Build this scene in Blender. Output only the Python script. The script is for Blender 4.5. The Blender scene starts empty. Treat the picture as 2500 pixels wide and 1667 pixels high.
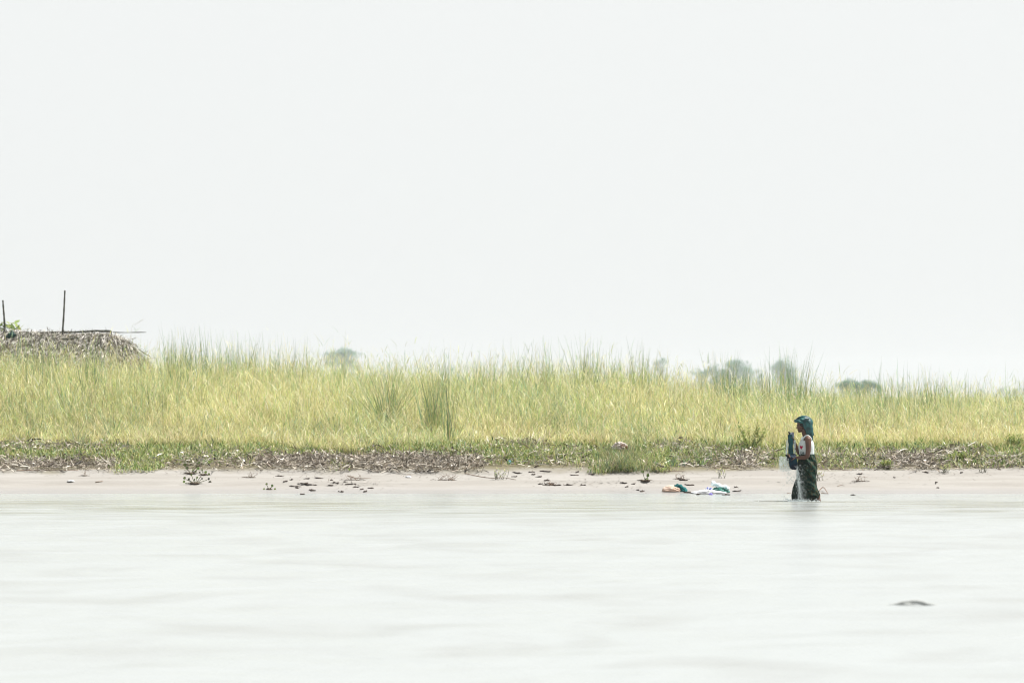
import bpy, bmesh, math, random
import numpy as np
from mathutils import Vector, Matrix, noise as mnoise

random.seed(7)
rng = np.random.default_rng(11)
S = bpy.context.scene
COL = S.collection
R = math.radians

# ------------------------------------------------------------------ camera
F = 5903.0            # focal length in photo pixels (85 mm on a 36 mm sensor, 2500 px wide)
H = 1.8               # eye height above the water, sitting in a boat
HOR = 965.0           # photo row of the horizon
cam_d = bpy.data.cameras.new('camera')
cam = bpy.data.objects.new('camera', cam_d)
COL.objects.link(cam)
cam_d.sensor_width = 36.0
cam_d.lens = 85.0
cam.location = (0, 0, H)
cam.rotation_euler = (R(90), 0, 0)
cam_d.shift_y = (HOR - 833.5) / 2500.0
cam_d.clip_start = 0.5
cam_d.clip_end = 8000
cam_d.dof.use_dof = True
cam_d.dof.focus_distance = 43.0
cam_d.dof.aperture_fstop = 1.7
S.camera = cam

# ------------------------------------------------------------------ world, sun, exposure
SUN_EL, SUN_AZ = 63.0, 82.0      # azimuth measured from +Y (straight ahead) towards +X (right)
w = bpy.data.worlds.new('World')
S.world = w
w.use_nodes = True
nt = w.node_tree
for n in list(nt.nodes):
    nt.nodes.remove(n)
sky = nt.nodes.new('ShaderNodeTexSky')
sky.sky_type = 'NISHITA'
sky.sun_disc = False
sky.sun_elevation = R(SUN_EL)
sky.sun_rotation = R(SUN_AZ)
sky.air_density = 1.0
sky.dust_density = 6.0
sky.ozone_density = 1.0
hs = nt.nodes.new('ShaderNodeHueSaturation')
hs.inputs['Saturation'].default_value = 0.10
mixw = nt.nodes.new('ShaderNodeMixRGB')
tcw = nt.nodes.new('ShaderNodeTexCoord')
spw = nt.nodes.new('ShaderNodeSeparateXYZ'); nt.links.new(tcw.outputs['Generated'], spw.inputs[0])
mrw = nt.nodes.new('ShaderNodeMapRange'); mrw.inputs['From Min'].default_value = 0.22; mrw.inputs['From Max'].default_value = 0.75
mrw.inputs['To Min'].default_value = 0.92; mrw.inputs['To Max'].default_value = 0.25
nt.links.new(spw.outputs['Z'], mrw.inputs['Value']); nt.links.new(mrw.outputs[0], mixw.inputs['Fac'])
mixw.inputs['Color2'].default_value = (8.35, 8.55, 8.5, 1)      # even white overcast glow of a hazy noon sky
bg = nt.nodes.new('ShaderNodeBackground')
bg.inputs['Strength'].default_value = 0.062
wo = nt.nodes.new('ShaderNodeOutputWorld')
nt.links.new(sky.outputs[0], hs.inputs['Color'])
nt.links.new(hs.outputs[0], mixw.inputs['Color1'])
nt.links.new(mixw.outputs[0], bg.inputs['Color'])
nt.links.new(bg.outputs[0], wo.inputs['Surface'])

sd = bpy.data.lights.new('sun', 'SUN')
sd.energy = 4.6
sd.angle = R(0.6)
sd.color = (1.0, 0.975, 0.935)
sun = bpy.data.objects.new('sun', sd)
COL.objects.link(sun)
e, a = R(SUN_EL), R(SUN_AZ)
sv = Vector((math.sin(a) * math.cos(e), math.cos(a) * math.cos(e), math.sin(e)))
sun.rotation_euler = sv.to_track_quat('Z', 'Y').to_euler()
sun.location = (30, 30, 60)

S.render.engine = 'CYCLES'
S.cycles.samples = 160
S.cycles.use_denoising = True
S.cycles.filter_width = 1.1
S.cycles.max_bounces = 8
S.cycles.transparent_max_bounces = 12
S.cycles.volume_bounces = 0
S.render.resolution_x = 1024
S.render.resolution_y = 682
vs = S.view_settings
vs.view_transform = 'Standard'
vs.look = 'None'
vs.gamma = 1.0
vs.exposure = 0.85

# ------------------------------------------------------------------ helpers
def tag(o, label=None, cat=None, group=None, kind=None):
    if label: o['label'] = label
    if cat: o['category'] = cat
    if group: o['group'] = group
    if kind: o['kind'] = kind
    return o

def empty(name, loc, label, cat, group=None):
    o = bpy.data.objects.new(name, None)
    o.location = loc
    o.empty_display_size = 0.1
    COL.objects.link(o)
    return tag(o, label, cat, group)

def link(name, me, mat=None, parent=None, smooth=False):
    o = bpy.data.objects.new(name, me)
    COL.objects.link(o)
    if mat: me.materials.append(mat)
    if parent: o.parent = parent
    if smooth:
        me.polygons.foreach_set('use_smooth', np.ones(len(me.polygons), bool))
    return o

def npmesh(name, V, Q, C=None):
    """V (n,3) vertices, Q (m,k) faces, C (n,3) colours"""
    me = bpy.data.meshes.new(name)
    n, (m, k) = len(V), Q.shape
    me.vertices.add(n)
    me.vertices.foreach_set('co', np.ascontiguousarray(V, dtype=np.float32).ravel())
    me.loops.add(m * k)
    me.loops.foreach_set('vertex_index', np.ascontiguousarray(Q, dtype=np.int32).ravel())
    me.polygons.add(m)
    me.polygons.foreach_set('loop_start', np.arange(0, m * k, k, dtype=np.int32))
    me.polygons.foreach_set('loop_total', np.full(m, k, dtype=np.int32))
    me.update(calc_edges=True)
    if C is not None:
        at_ = me.color_attributes.new('Col', 'FLOAT_COLOR', 'POINT')
        cc = np.ones((n, 4), np.float32)
        cc[:, :3] = C
        at_.data.foreach_set('color', cc.ravel())
    return me

def merge(parts):
    Vs, Qs, Cs, off = [], [], [], 0
    for V, Q, C in parts:
        Vs.append(V); Qs.append(Q + off); Cs.append(C); off += len(V)
    return np.concatenate(Vs), np.concatenate(Qs), np.concatenate(Cs)

def sm(t):
    t = np.clip(t, 0, 1)
    return t * t * (3 - 2 * t)

def wob(x, y, s, seed=0.0):
    """smooth pseudo noise in -1..1"""
    return (np.sin(x * s + 1.3 * np.sin(y * s * 0.7 + seed) + seed) * np.sin(y * s * 1.13 + 1.7 * np.sin(x * s * 0.53 + seed * 2) + 2.1 * seed)
            + 0.5 * np.sin(x * s * 2.3 + seed * 3 + 1.1 * np.sin(y * s * 1.9)) * np.sin(y * s * 2.7 - seed)) / 1.5

PXS = np.array([-900, 0, 340, 600, 900, 1100, 1400, 1560, 1700, 2000, 2200, 2500, 3300])
BACK = np.array([1.52, 1.50, 1.40, 1.28, 1.10, 1.02, 1.10, 1.00, 0.78, 0.72, 0.68, 0.60, 0.55])

def back_h(x, y):
    px = 1250 + x * F / np.maximum(y, 40.0)
    return np.interp(px, PXS, BACK)

def shore(x):
    return 44.35 + 0.10 * np.sin(x * 0.31 + 1) + 0.05 * np.sin(x * 0.9) - 0.015 * x

def zt(x, y):
    x = np.asarray(x, float); y = np.asarray(y, float)
    t = y - shore(x)
    z = np.where(t < 0, np.maximum(0.085 * t, -1.6), 0.0)
    beach = 0.085 * t + 0.055 * sm((t - 1.25 - 0.15 * np.sin(x * 0.5)) / 0.18) + 0.05 * sm((t - 2.3) / 0.4)
    z = np.where(t >= 0, np.minimum(beach, 0.35 + 0.001 * t), z)
    z = z + np.where(t > 2.7, 0.43 * sm((t - 2.7) / 3.6), 0)
    b = back_h(x, y)
    z = np.where(t > 6.0, z + (b - 0.785) * sm((t - 6.0) / 9.0), z)
    z = np.where(y > 75, z * (1 - sm((y - 75) / 60)) + 0.45 * sm((y - 75) / 60), z)
    near = (y > 43) & (y < 80)
    z = z + np.where(near & (t > 0.3), 0.008 * wob(x, y, 1.9, 1) + np.where(t > 3, 0.03 * wob(x, y, 1.1, 4), 0), 0)
    return z

def at(px, py, lift=0.0):
    """ground point seen at this pixel of the photograph"""
    ys = np.linspace(40, 60, 4001)
    xs = (px - 1250) * ys / F
    zr = H + (HOR - py) * ys / F
    zg = np.maximum(zt(xs, ys), 0)
    i = int(np.argmax(zr <= zg))
    if i == 0: i = 4000
    return Vector((float(xs[i]), float(ys[i]), float(zg[i]) + lift))

def mpp(p):            # metres for one photo pixel at a point
    return p.y / F

# ------------------------------------------------------------------ materials
def new_mat(name):
    m = bpy.data.materials.new(name)
    m.use_nodes = True
    t = m.node_tree
    for n in list(t.nodes):
        t.nodes.remove(n)
    return m, t, t.nodes.new('ShaderNodeOutputMaterial')

def solid(name, c, rough=0.8, c2=None, scale=8.0, spec=0.3, bump=0.0, bscale=40.0, stretch=(1, 1, 1), rampw=(0.4, 0.6)):
    m, t, out = new_mat(name)
    b = t.nodes.new('ShaderNodeBsdfPrincipled')
    b.inputs['Roughness'].default_value = rough
    b.inputs['Specular IOR Level'].default_value = spec
    b.inputs['Base Color'].default_value = (*c, 1)
    tc = t.nodes.new('ShaderNodeTexCoord')
    mp = t.nodes.new('ShaderNodeMapping')
    mp.inputs['Scale'].default_value = stretch
    t.links.new(tc.outputs['Object'], mp.inputs['Vector'])
    if c2:
        nz = t.nodes.new('ShaderNodeTexNoise')
        nz.inputs['Scale'].default_value = scale
        nz.inputs['Detail'].default_value = 5
        rp = t.nodes.new('ShaderNodeValToRGB')
        rp.color_ramp.elements[0].position = rampw[0]
        rp.color_ramp.elements[1].position = rampw[1]
        rp.color_ramp.elements[0].color = (*c, 1)
        rp.color_ramp.elements[1].color = (*c2, 1)
        t.links.new(mp.outputs[0], nz.inputs['Vector'])
        t.links.new(nz.outputs['Fac'], rp.inputs[0])
        t.links.new(rp.outputs[0], b.inputs['Base Color'])
    if bump:
        n2 = t.nodes.new('ShaderNodeTexNoise')
        n2.inputs['Scale'].default_value = bscale
        n2.inputs['Detail'].default_value = 4
        bp = t.nodes.new('ShaderNodeBump')
        bp.inputs['Strength'].default_value = bump
        bp.inputs['Distance'].default_value = 0.01
        t.links.new(mp.outputs[0], n2.inputs['Vector'])
        t.links.new(n2.outputs['Fac'], bp.inputs['Height'])
        t.links.new(bp.outputs[0], b.inputs['Normal'])
    t.links.new(b.outputs[0], out.inputs[0])
    return m

def leafmat(name, trans=0.45, rough=0.6, gloss=0.12):
    """blade colours come from the mesh's own colour attribute; thin leaves let light through"""
    m, t, out = new_mat(name)
    a_ = t.nodes.new('ShaderNodeAttribute'); a_.attribute_name = 'Col'
    d = t.nodes.new('ShaderNodeBsdfDiffuse')
    tr = t.nodes.new('ShaderNodeBsdfTranslucent')
    g = t.nodes.new('ShaderNodeBsdfGlossy'); g.inputs['Roughness'].default_value = rough
    g.inputs['Color'].default_value = (1, 1, 1, 1)
    m1 = t.nodes.new('ShaderNodeMixShader'); m1.inputs[0].default_value = trans
    m2 = t.nodes.new('ShaderNodeMixShader'); m2.inputs[0].default_value = gloss
    t.links.new(a_.outputs['Color'], d.inputs['Color'])
    t.links.new(a_.outputs['Color'], tr.inputs['Color'])
    t.links.new(d.outputs[0], m1.inputs[1]); t.links.new(tr.outputs[0], m1.inputs[2])
    t.links.new(m1.outputs[0], m2.inputs[1]); t.links.new(g.outputs[0], m2.inputs[2])
    t.links.new(m2.outputs[0], out.inputs[0])
    return m

M_GRASS = leafmat('grass_blade', 0.45, 0.5, 0.035)
M_LITTER = leafmat('dry_litter', 0.08, 0.6, 0.05)
M_GREEN = leafmat('green_leaf', 0.35, 0.5, 0.03)
M_CROWN = leafmat('tree_leaf', 0.25, 0.6, 0.05)
M_THATCH = leafmat('thatch_straw', 0.1, 0.7, 0.04)

# ground: pale river sand below, brown soil under the plants
def ground_mat():
    m, t, out = new_mat('river_sand')
    N = t.nodes.new; L = t.links.new
    b = N('ShaderNodeBsdfPrincipled')
    b.inputs['Specular IOR Level'].default_value = 0.25
    geo = N('ShaderNodeNewGeometry')
    sep = N('ShaderNodeSeparateXYZ'); L(geo.outputs['Position'], sep.inputs[0])
    mp = N('ShaderNodeMapping'); mp.inputs['Scale'].default_value = (0.35, 1.6, 1.0); L(geo.outputs['Position'], mp.inputs['Vector'])
    n1 = N('ShaderNodeTexNoise'); n1.inputs['Scale'].default_value = 1.6; n1.inputs['Detail'].default_value = 7; L(mp.outputs[0], n1.inputs['Vector'])
    r1 = N('ShaderNodeValToRGB')
    r1.color_ramp.elements[0].position = 0.35; r1.color_ramp.elements[1].position = 0.68
    r1.color_ramp.elements[0].color = (0.228, 0.214, 0.194, 1); r1.color_ramp.elements[1].color = (0.270, 0.257, 0.237, 1)
    L(n1.outputs['Fac'], r1.inputs[0])
    # soil under the grass, ragged boundary
    n2 = N('ShaderNodeTexNoise'); n2.inputs['Scale'].default_value = 1.2; n2.inputs['Detail'].default_value = 5; L(geo.outputs['Position'], n2.inputs['Vector'])
    ad = N('ShaderNodeMath'); ad.operation = 'MULTIPLY_ADD'; ad.inputs[1].default_value = 1.6
    L(n2.outputs['Fac'], ad.inputs[0]); L(sep.outputs['Y'], ad.inputs[2])
    mr = N('ShaderNodeMapRange'); mr.inputs['From Min'].default_value = 47.7; mr.inputs['From Max'].default_value = 48.4
    L(ad.outputs[0], mr.inputs['Value'])
    mx = N('ShaderNodeMixRGB'); mx.inputs['Color2'].default_value = (0.13, 0.115, 0.07, 1)
    L(mr.outputs[0], mx.inputs['Fac']); L(r1.outputs[0], mx.inputs['Color1'])
    far = N('ShaderNodeMapRange'); far.inputs['From Min'].default_value = 78; far.inputs['From Max'].default_value = 95; L(sep.outputs['Y'], far.inputs['Value'])
    mxf = N('ShaderNodeMixRGB'); mxf.inputs['Color2'].default_value = (0.20, 0.22, 0.10, 1); L(far.outputs[0], mxf.inputs['Fac']); L(mx.outputs[0], mxf.inputs['Color1']); mx = mxf
    # damp strip at the waterline
    mw = N('ShaderNodeMapRange'); mw.inputs['From Min'].default_value = 0.02; mw.inputs['From Max'].default_value = 0.10
    mw.inputs['To Min'].default_value = 1.0; mw.inputs['To Max'].default_value = 0.0
    L(sep.outputs['Z'], mw.inputs['Value'])
    mx2 = N('ShaderNodeMixRGB'); mx2.inputs['Color2'].default_value = (0.245, 0.235, 0.225, 1)
    L(mw.outputs[0], mx2.inputs['Fac']); L(mx.outputs[0], mx2.inputs['Color1'])
    L(mx2.outputs[0], b.inputs['Base Color'])
    ro = N('ShaderNodeMapRange'); ro.inputs['To Min'].default_value = 0.9; ro.inputs['To Max'].default_value = 0.28
    L(mw.outputs[0], ro.inputs['Value']); L(ro.outputs[0], b.inputs['Roughness'])
    n3 = N('ShaderNodeTexNoise'); n3.inputs['Scale'].default_value = 9; n3.inputs['Detail'].default_value = 8; L(mp.outputs[0], n3.inputs['Vector'])
    bp = N('ShaderNodeBump'); bp.inputs['Strength'].default_value = 0.5; bp.inputs['Distance'].default_value = 0.02
    L(n3.outputs['Fac'], bp.inputs['Height']); L(bp.outputs[0], b.inputs['Normal'])
    L(b.outputs[0], out.inputs[0])
    return m

def water_mat():
    m, t, out = new_mat('silty_river_water')
    N = t.nodes.new; L = t.links.new
    b = N('ShaderNodeBsdfPrincipled')
    b.inputs['Base Color'].default_value = (0.40, 0.415, 0.375, 1)
    b.inputs['Roughness'].default_value = 0.10
    b.inputs['IOR'].default_value = 1.33
    geo = N('ShaderNodeNewGeometry')
    sep = N('ShaderNodeSeparateXYZ'); L(geo.outputs['Position'], sep.inputs[0])
    def ns(scale, sx, sy, detail):
        mp = N('ShaderNodeMapping'); mp.inputs['Scale'].default_value = (sx, sy, 1); L(geo.outputs['Position'], mp.inputs['Vector'])
        n = N('ShaderNodeTexNoise'); n.inputs['Scale'].default_value = scale; n.inputs['Detail'].default_value = detail
        n.inputs['Distortion'].default_value = 0.6
        L(mp.outputs[0], n.inputs['Vector']); return n
    a1 = ns(0.55, 1.0, 1.7, 2); a2 = ns(2.6, 0.7, 1.5, 3)
    big = ns(0.16, 1.0, 1.0, 2)
    # height in metres
    h1 = N('ShaderNodeMath'); h1.operation = 'MULTIPLY'; h1.inputs[1].default_value = 0.085; L(a1.outputs['Fac'], h1.inputs[0])
    h2 = N('ShaderNodeMath'); h2.operation = 'MULTIPLY_ADD'; h2.inputs[1].default_value = 0.020
    L(a2.outputs['Fac'], h2.inputs[0]); L(h1.outputs[0], h2.inputs[2])
    # the shallows near the bank are sheltered, calmer; wind patches further out
    calm = N('ShaderNodeMapRange'); calm.inputs['From Min'].default_value = 35.5; calm.inputs['From Max'].default_value = 42.0
    calm.inputs['To Min'].default_value = 1.0; calm.inputs['To Max'].default_value = 0.40
    L(sep.outputs['Y'], calm.inputs['Value'])
    patch = N('ShaderNodeMapRange'); patch.inputs['From Min'].default_value = 0.3; patch.inputs['From Max'].default_value = 0.6
    patch.inputs['To Min'].default_value = 0.75; patch.inputs['To Max'].default_value = 1.15
    L(big.outputs['Fac'], patch.inputs['Value'])
    k = N('ShaderNodeMath'); k.operation = 'MULTIPLY'; L(calm.outputs[0], k.inputs[0]); L(patch.outputs[0], k.inputs[1])
    hh = N('ShaderNodeMath'); hh.operation = 'MULTIPLY'; L(h2.outputs[0], hh.inputs[0]); L(k.outputs[0], hh.inputs[1])
    dv = N('ShaderNodeVectorMath'); dv.operation = 'DISTANCE'; dv.inputs[1].default_value = ((1975 - 1250) * 41.3 / F - .15, 41.15, 0); L(geo.outputs['Position'], dv.inputs[0])
    sn = N('ShaderNodeMath'); sn.operation = 'MULTIPLY'; sn.inputs[1].default_value = 34.0; L(dv.outputs['Value'], sn.inputs[0])
    si = N('ShaderNodeMath'); si.operation = 'SINE'; L(sn.outputs[0], si.inputs[0])
    fo = N('ShaderNodeMapRange'); fo.inputs['From Min'].default_value = 0.1; fo.inputs['From Max'].default_value = 2.2; fo.inputs['To Min'].default_value = 0.007; fo.inputs['To Max'].default_value = 0.0; L(dv.outputs['Value'], fo.inputs['Value'])
    ri = N('ShaderNodeMath'); ri.operation = 'MULTIPLY_ADD'; L(si.outputs[0], ri.inputs[0]); L(fo.outputs[0], ri.inputs[1]); L(hh.outputs[0], ri.inputs[2]); hh = ri
    bp = N('ShaderNodeBump'); bp.inputs['Strength'].default_value = 1.0; bp.inputs['Distance'].default_value = 1.0
    L(hh.outputs[0], bp.inputs['Height']); L(bp.outputs[0], b.inputs['Normal'])
    # wind-roughened open water, glassier towards the bank
    rg = N('ShaderNodeMapRange'); rg.inputs['From Min'].default_value = 36.0; rg.inputs['From Max'].default_value = 39.5
    rg.inputs['To Min'].default_value = 0.32; rg.inputs['To Max'].default_value = 0.22
    L(sep.outputs['Y'], rg.inputs['Value']); L(rg.outputs[0], b.inputs['Roughness'])
    # khaki streaks: the grass bank's reflection painted in; faint grey patches further out
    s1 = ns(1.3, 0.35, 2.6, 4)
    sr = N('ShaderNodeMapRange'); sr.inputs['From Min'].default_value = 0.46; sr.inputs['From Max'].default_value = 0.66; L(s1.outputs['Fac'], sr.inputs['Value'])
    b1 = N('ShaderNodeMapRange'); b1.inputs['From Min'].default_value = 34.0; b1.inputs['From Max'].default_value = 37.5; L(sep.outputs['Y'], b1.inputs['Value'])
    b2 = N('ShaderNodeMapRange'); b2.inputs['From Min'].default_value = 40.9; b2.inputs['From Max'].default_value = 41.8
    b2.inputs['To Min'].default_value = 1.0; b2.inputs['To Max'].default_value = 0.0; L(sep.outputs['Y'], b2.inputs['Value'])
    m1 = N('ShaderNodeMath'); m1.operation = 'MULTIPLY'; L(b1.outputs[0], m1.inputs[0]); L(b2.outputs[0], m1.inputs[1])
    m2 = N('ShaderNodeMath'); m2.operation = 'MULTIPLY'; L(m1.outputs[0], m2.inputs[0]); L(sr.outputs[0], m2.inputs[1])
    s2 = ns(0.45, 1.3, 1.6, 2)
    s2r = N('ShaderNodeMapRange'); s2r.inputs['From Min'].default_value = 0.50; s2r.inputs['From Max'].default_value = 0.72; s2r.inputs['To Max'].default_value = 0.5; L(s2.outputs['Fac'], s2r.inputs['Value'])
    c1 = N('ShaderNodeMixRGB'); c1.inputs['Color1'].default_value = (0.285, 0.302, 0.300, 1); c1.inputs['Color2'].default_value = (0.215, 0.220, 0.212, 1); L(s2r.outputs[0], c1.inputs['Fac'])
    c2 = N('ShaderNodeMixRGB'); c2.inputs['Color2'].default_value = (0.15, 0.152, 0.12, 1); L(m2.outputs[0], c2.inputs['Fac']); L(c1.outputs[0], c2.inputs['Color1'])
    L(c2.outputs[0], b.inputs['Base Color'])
    L(b.outputs[0], out.inputs[0])
    return m

# ------------------------------------------------------------------ ground and water
def axis(segs):
    out = []
    for a0, b0, st in segs:
        out += list(np.arange(a0, b0, st))
    out.append(segs[-1][1])
    return np.array(out)

gx = axis([(-2000, -200, 150), (-200, -24, 8), (-24, 24, 0.14), (24, 200, 8), (200, 2000, 150)])
gy = axis([(-60, 30, 6), (30, 43, 0.5), (43, 52, 0.07), (52, 80, 0.5), (80, 300, 10), (300, 2000, 100)])
X, Y = np.meshgrid(gx, gy)
Z = zt(X, Y)
nx, ny = len(gx), len(gy)
idx = np.arange(nx * ny).reshape(ny, nx)
Q = np.stack([idx[:-1, :-1], idx[:-1, 1:], idx[1:, 1:], idx[1:, :-1]], -1).reshape(-1, 4)
g = link('ground', npmesh('ground', np.stack([X, Y, Z], -1).reshape(-1, 3), Q), ground_mat(), smooth=True)
tag(g, kind='structure')

wx = np.linspace(-300, 300, 61); wy = np.linspace(-58, 46.5, 40)
X, Y = np.meshgrid(wx, wy)
idx = np.arange(X.size).reshape(X.shape)
Q = np.stack([idx[:-1, :-1], idx[:-1, 1:], idx[1:, 1:], idx[1:, :-1]], -1).reshape(-1, 4)
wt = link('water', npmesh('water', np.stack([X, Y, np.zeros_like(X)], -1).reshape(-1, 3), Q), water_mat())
tag(wt, kind='structure')

# ------------------------------------------------------------------ ribbons (grass blades, dry leaves, straw)
def ribbons(base, az, length, lean, curve, width, col, nseg=4, wprof=None, face=None, tipcol=None, fold=None):
    n = len(az)
    s = np.linspace(0, 1, nseg + 1)
    if wprof is None: wprof = np.array([0.8, 1.0, 0.85, 0.55, 0.08]) if nseg == 4 else np.linspace(1, 0.1, nseg + 1)
    P = np.zeros((n, nseg + 1, 3)); P[:, 0] = base
    for i in range(nseg):
        th = lean + curve * (s[i] + 0.5 / nseg) ** 1.4
        dl = length / nseg
        P[:, i + 1, 0] = P[:, i, 0] + dl * np.sin(th) * np.cos(az)
        P[:, i + 1, 1] = P[:, i, 1] + dl * np.sin(th) * np.sin(az)
        P[:, i + 1, 2] = P[:, i, 2] + dl * np.cos(th)
    if face is None: face = az + np.pi / 2 + rng.normal(0, 0.7, n)
    W = np.zeros((n, 1, 3)); W[:, 0, 0] = np.cos(face); W[:, 0, 1] = np.sin(face)
    if fold is not None: W[:, 0, 2] = fold
    hw = (width[:, None] * wprof[None, :] * 0.5)[:, :, None]
    V = np.stack([P - W * hw, P + W * hw], 2).reshape(-1, 3)
    k = (nseg + 1) * 2
    o = (np.arange(n) * k)[:, None, None]
    i = (np.arange(nseg) * 2)[None, :, None]
    Q = (o + i + np.array([0, 1, 3, 2])[None, None, :]).reshape(-1, 4)
    C = np.repeat(col[:, None, :], nseg + 1, 1)
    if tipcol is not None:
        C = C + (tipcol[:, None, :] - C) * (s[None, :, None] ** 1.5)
    C = np.repeat(C, 2, 1).reshape(-1, 3)
    return V, Q, C

PAL = np.array([[0.36, 0.345, 0.135], [0.45, 0.41, 0.20], [0.28, 0.325, 0.115], [0.54, 0.49, 0.29], [0.18, 0.26, 0.10], [0.16, 0.245, 0.15], [0.42, 0.35, 0.22]])

def pick(pw, n):
    c = PAL[rng.choice(len(PAL), n, p=pw / pw.sum())] * 1.38
    return c * rng.uniform(0.6, 1.4, (n, 1)) * rng.uniform(0.95, 1.05, (n, 3))

def field():
    parts = []
    # tufts over the bank, thinner towards the back where only tops show
    nt_ = 15600
    ty = 49.0 + 20 * rng.random(nt_) ** 1.25
    tx = (rng.random(nt_) * 2 - 1) * (0.235 * ty + 2.6)
    edge = np.interp(1250 + tx * F / ty, [0, 400, 600, 850, 1000, 1150, 1350, 1450, 1600, 1750, 1900, 2100, 2200, 2350, 2500], [50.1, 49.9, 49.5, 49.3, 49.9, 50.4, 50.3, 49.8, 50.2, 50.2, 49.6, 49.6, 50.0, 49.4, 49.2]) + 0.30 * wob(tx, tx * 0.3, 0.8, 2) + 0.45 * wob(tx, ty, 2.1, 5)
    keep = ty > edge
    tx, ty, edge = tx[keep], ty[keep], edge[keep]
    dt = ty - edge
    px = 1250 + tx * F / ty
    hgt = 0.20 + 0.92 * sm(dt / 4.3) + 0.36 * sm((dt - 3) / 6) - 0.22 * sm((px - 1600) / 500) * sm(dt / 4)
    hgt = hgt * (1 + 0.15 * wob(tx, ty, 0.9, 3) + 0.13 * wob(tx, ty, 2.6, 7)) * rng.uniform(0.8, 1.15, len(tx))
    nb = rng.integers(8, 15, len(tx))
    ti = np.repeat(np.arange(len(tx)), nb)
    n = len(ti)
    rad = np.abs(rng.normal(0, 0.09, n)); th = rng.random(n) * 2 * np.pi
    bx = tx[ti] + rad * np.cos(th); by = ty[ti] + rad * np.sin(th)
    bz = zt(bx, by) - 0.02
    az = th + rng.normal(0, 0.8, n)
    h = hgt[ti] * np.clip(rng.normal(0.86, 0.20, n), 0.35, 1.35)
    lean = np.abs(rng.normal(0.16, 0.20, n)); curve = np.abs(rng.normal(0.5, 0.6, n))
    lay = sm(wob(tx, ty, .95, 21) * 1.3) [ti]
    lean = lean + .38 * lay * rng.random(n); az = np.where(rng.random(n) < .75 * lay, np.where(wob(tx, ty, .5, 5)[ti] > 0, 0.0, np.pi) + rng.normal(0, .5, n), az)
    arch = rng.random(n) < 0.34
    curve = np.where(arch, curve + rng.uniform(0.8, 2.2, n), curve)
    wd = rng.uniform(0.005, 0.012, n) * np.where(arch, 1.45, 1.0)
    # colour: yellow in front, greener at the back and in patches
    green = np.clip(0.22 + 0.60 * sm((dt[ti] - 2) / 6) + 0.75 * wob(bx, by, 0.55, 6) + 0.2 * wob(bx, by, 2.0, 1), 0, 1)
    ca = pick(np.array([5, 4.5, 2.5, 3.2, 0.8, 0.3, 2.0]), n)
    cb = pick(np.array([2.4, 1.2, 4, 1.6, 3.6, 3.4, 0.6]), n)
    col = np.where((rng.random(n) < green)[:, None], cb, ca) * (1 + .16 * wob(bx, by, 1.3, 8) + .10 * wob(bx, by, 3.4, 2))[:, None]
    dry = sm(wob(bx, by, .8, 12) - .15)
    col = np.where((rng.random(n) < .5 * dry)[:, None], col * .5 + np.array([[.24, .19, .10]]), col)
    straw = rng.random(n) < 0.09
    col = np.where(straw[:, None], np.array([[0.60, 0.55, 0.33]]), col); wd = np.where(straw, wd * 1.4, wd)
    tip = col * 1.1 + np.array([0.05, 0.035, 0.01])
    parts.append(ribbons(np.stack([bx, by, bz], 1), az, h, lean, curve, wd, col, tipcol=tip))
    # short arching leaves branching off at every height
    m = int(n * 1.25); j = rng.integers(0, n, m)
    hz_ = h[j] * rng.uniform(0.12, 0.95, m)
    lb = np.stack([bx[j] + hz_ * .15 * np.cos(az[j]), by[j] + hz_ * .15 * np.sin(az[j]), bz[j] + hz_], 1)
    lc = np.where((rng.random(m) < 0.16)[:, None], np.array([[0.58, 0.53, 0.31]]) * rng.uniform(.7, 1.15, (m, 1)), col[j] * rng.uniform(.75, 1.3, (m, 1)))
    parts.append(ribbons(lb, rng.random(m) * 6.28, rng.uniform(.10, .38, m), rng.uniform(.05, .9, m), rng.uniform(.2, 2.0, m), rng.uniform(.005, .012, m), lc, nseg=3, wprof=np.array([.8, 1, .7, .08])))
    # upright culms that break the skyline
    def culms(n, x, y, hh, w0=0.008, spread=0.09, pw=np.array([1, .6, 2, .5, 3.5, 4, .8])):
        z = zt(x, y)
        c = pick(pw, n) * 0.85
        return ribbons(np.stack([x, y, z], 1), rng.random(n) * 6.28, hh, np.abs(rng.normal(0, spread, n)), np.abs(rng.normal(0.10, 0.15, n)),
                       rng.uniform(0.6, 1.2, n) * w0, c, wprof=np.array([1, 0.9, 0.7, 0.4, 0.06]), face=rng.normal(0, 0.5, n))
    n = 1500
    y = 53.5 + 14 * rng.random(n); x = (rng.random(n) * 2 - 1) * (0.235 * y + 1.2)
    gate = wob(x, y, 1.6, 9) + 0.4 * wob(x, y, 4.2, 3) > -0.05
    x, y = x[gate], y[gate]; n = len(x)
    base_h = 1.42 - 0.2 * sm((1250 + x * F / y - 1600) / 500)
    hh = base_h * rng.uniform(0.75, 1.22, n)
    parts.append(culms(n, x, y, hh))
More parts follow.
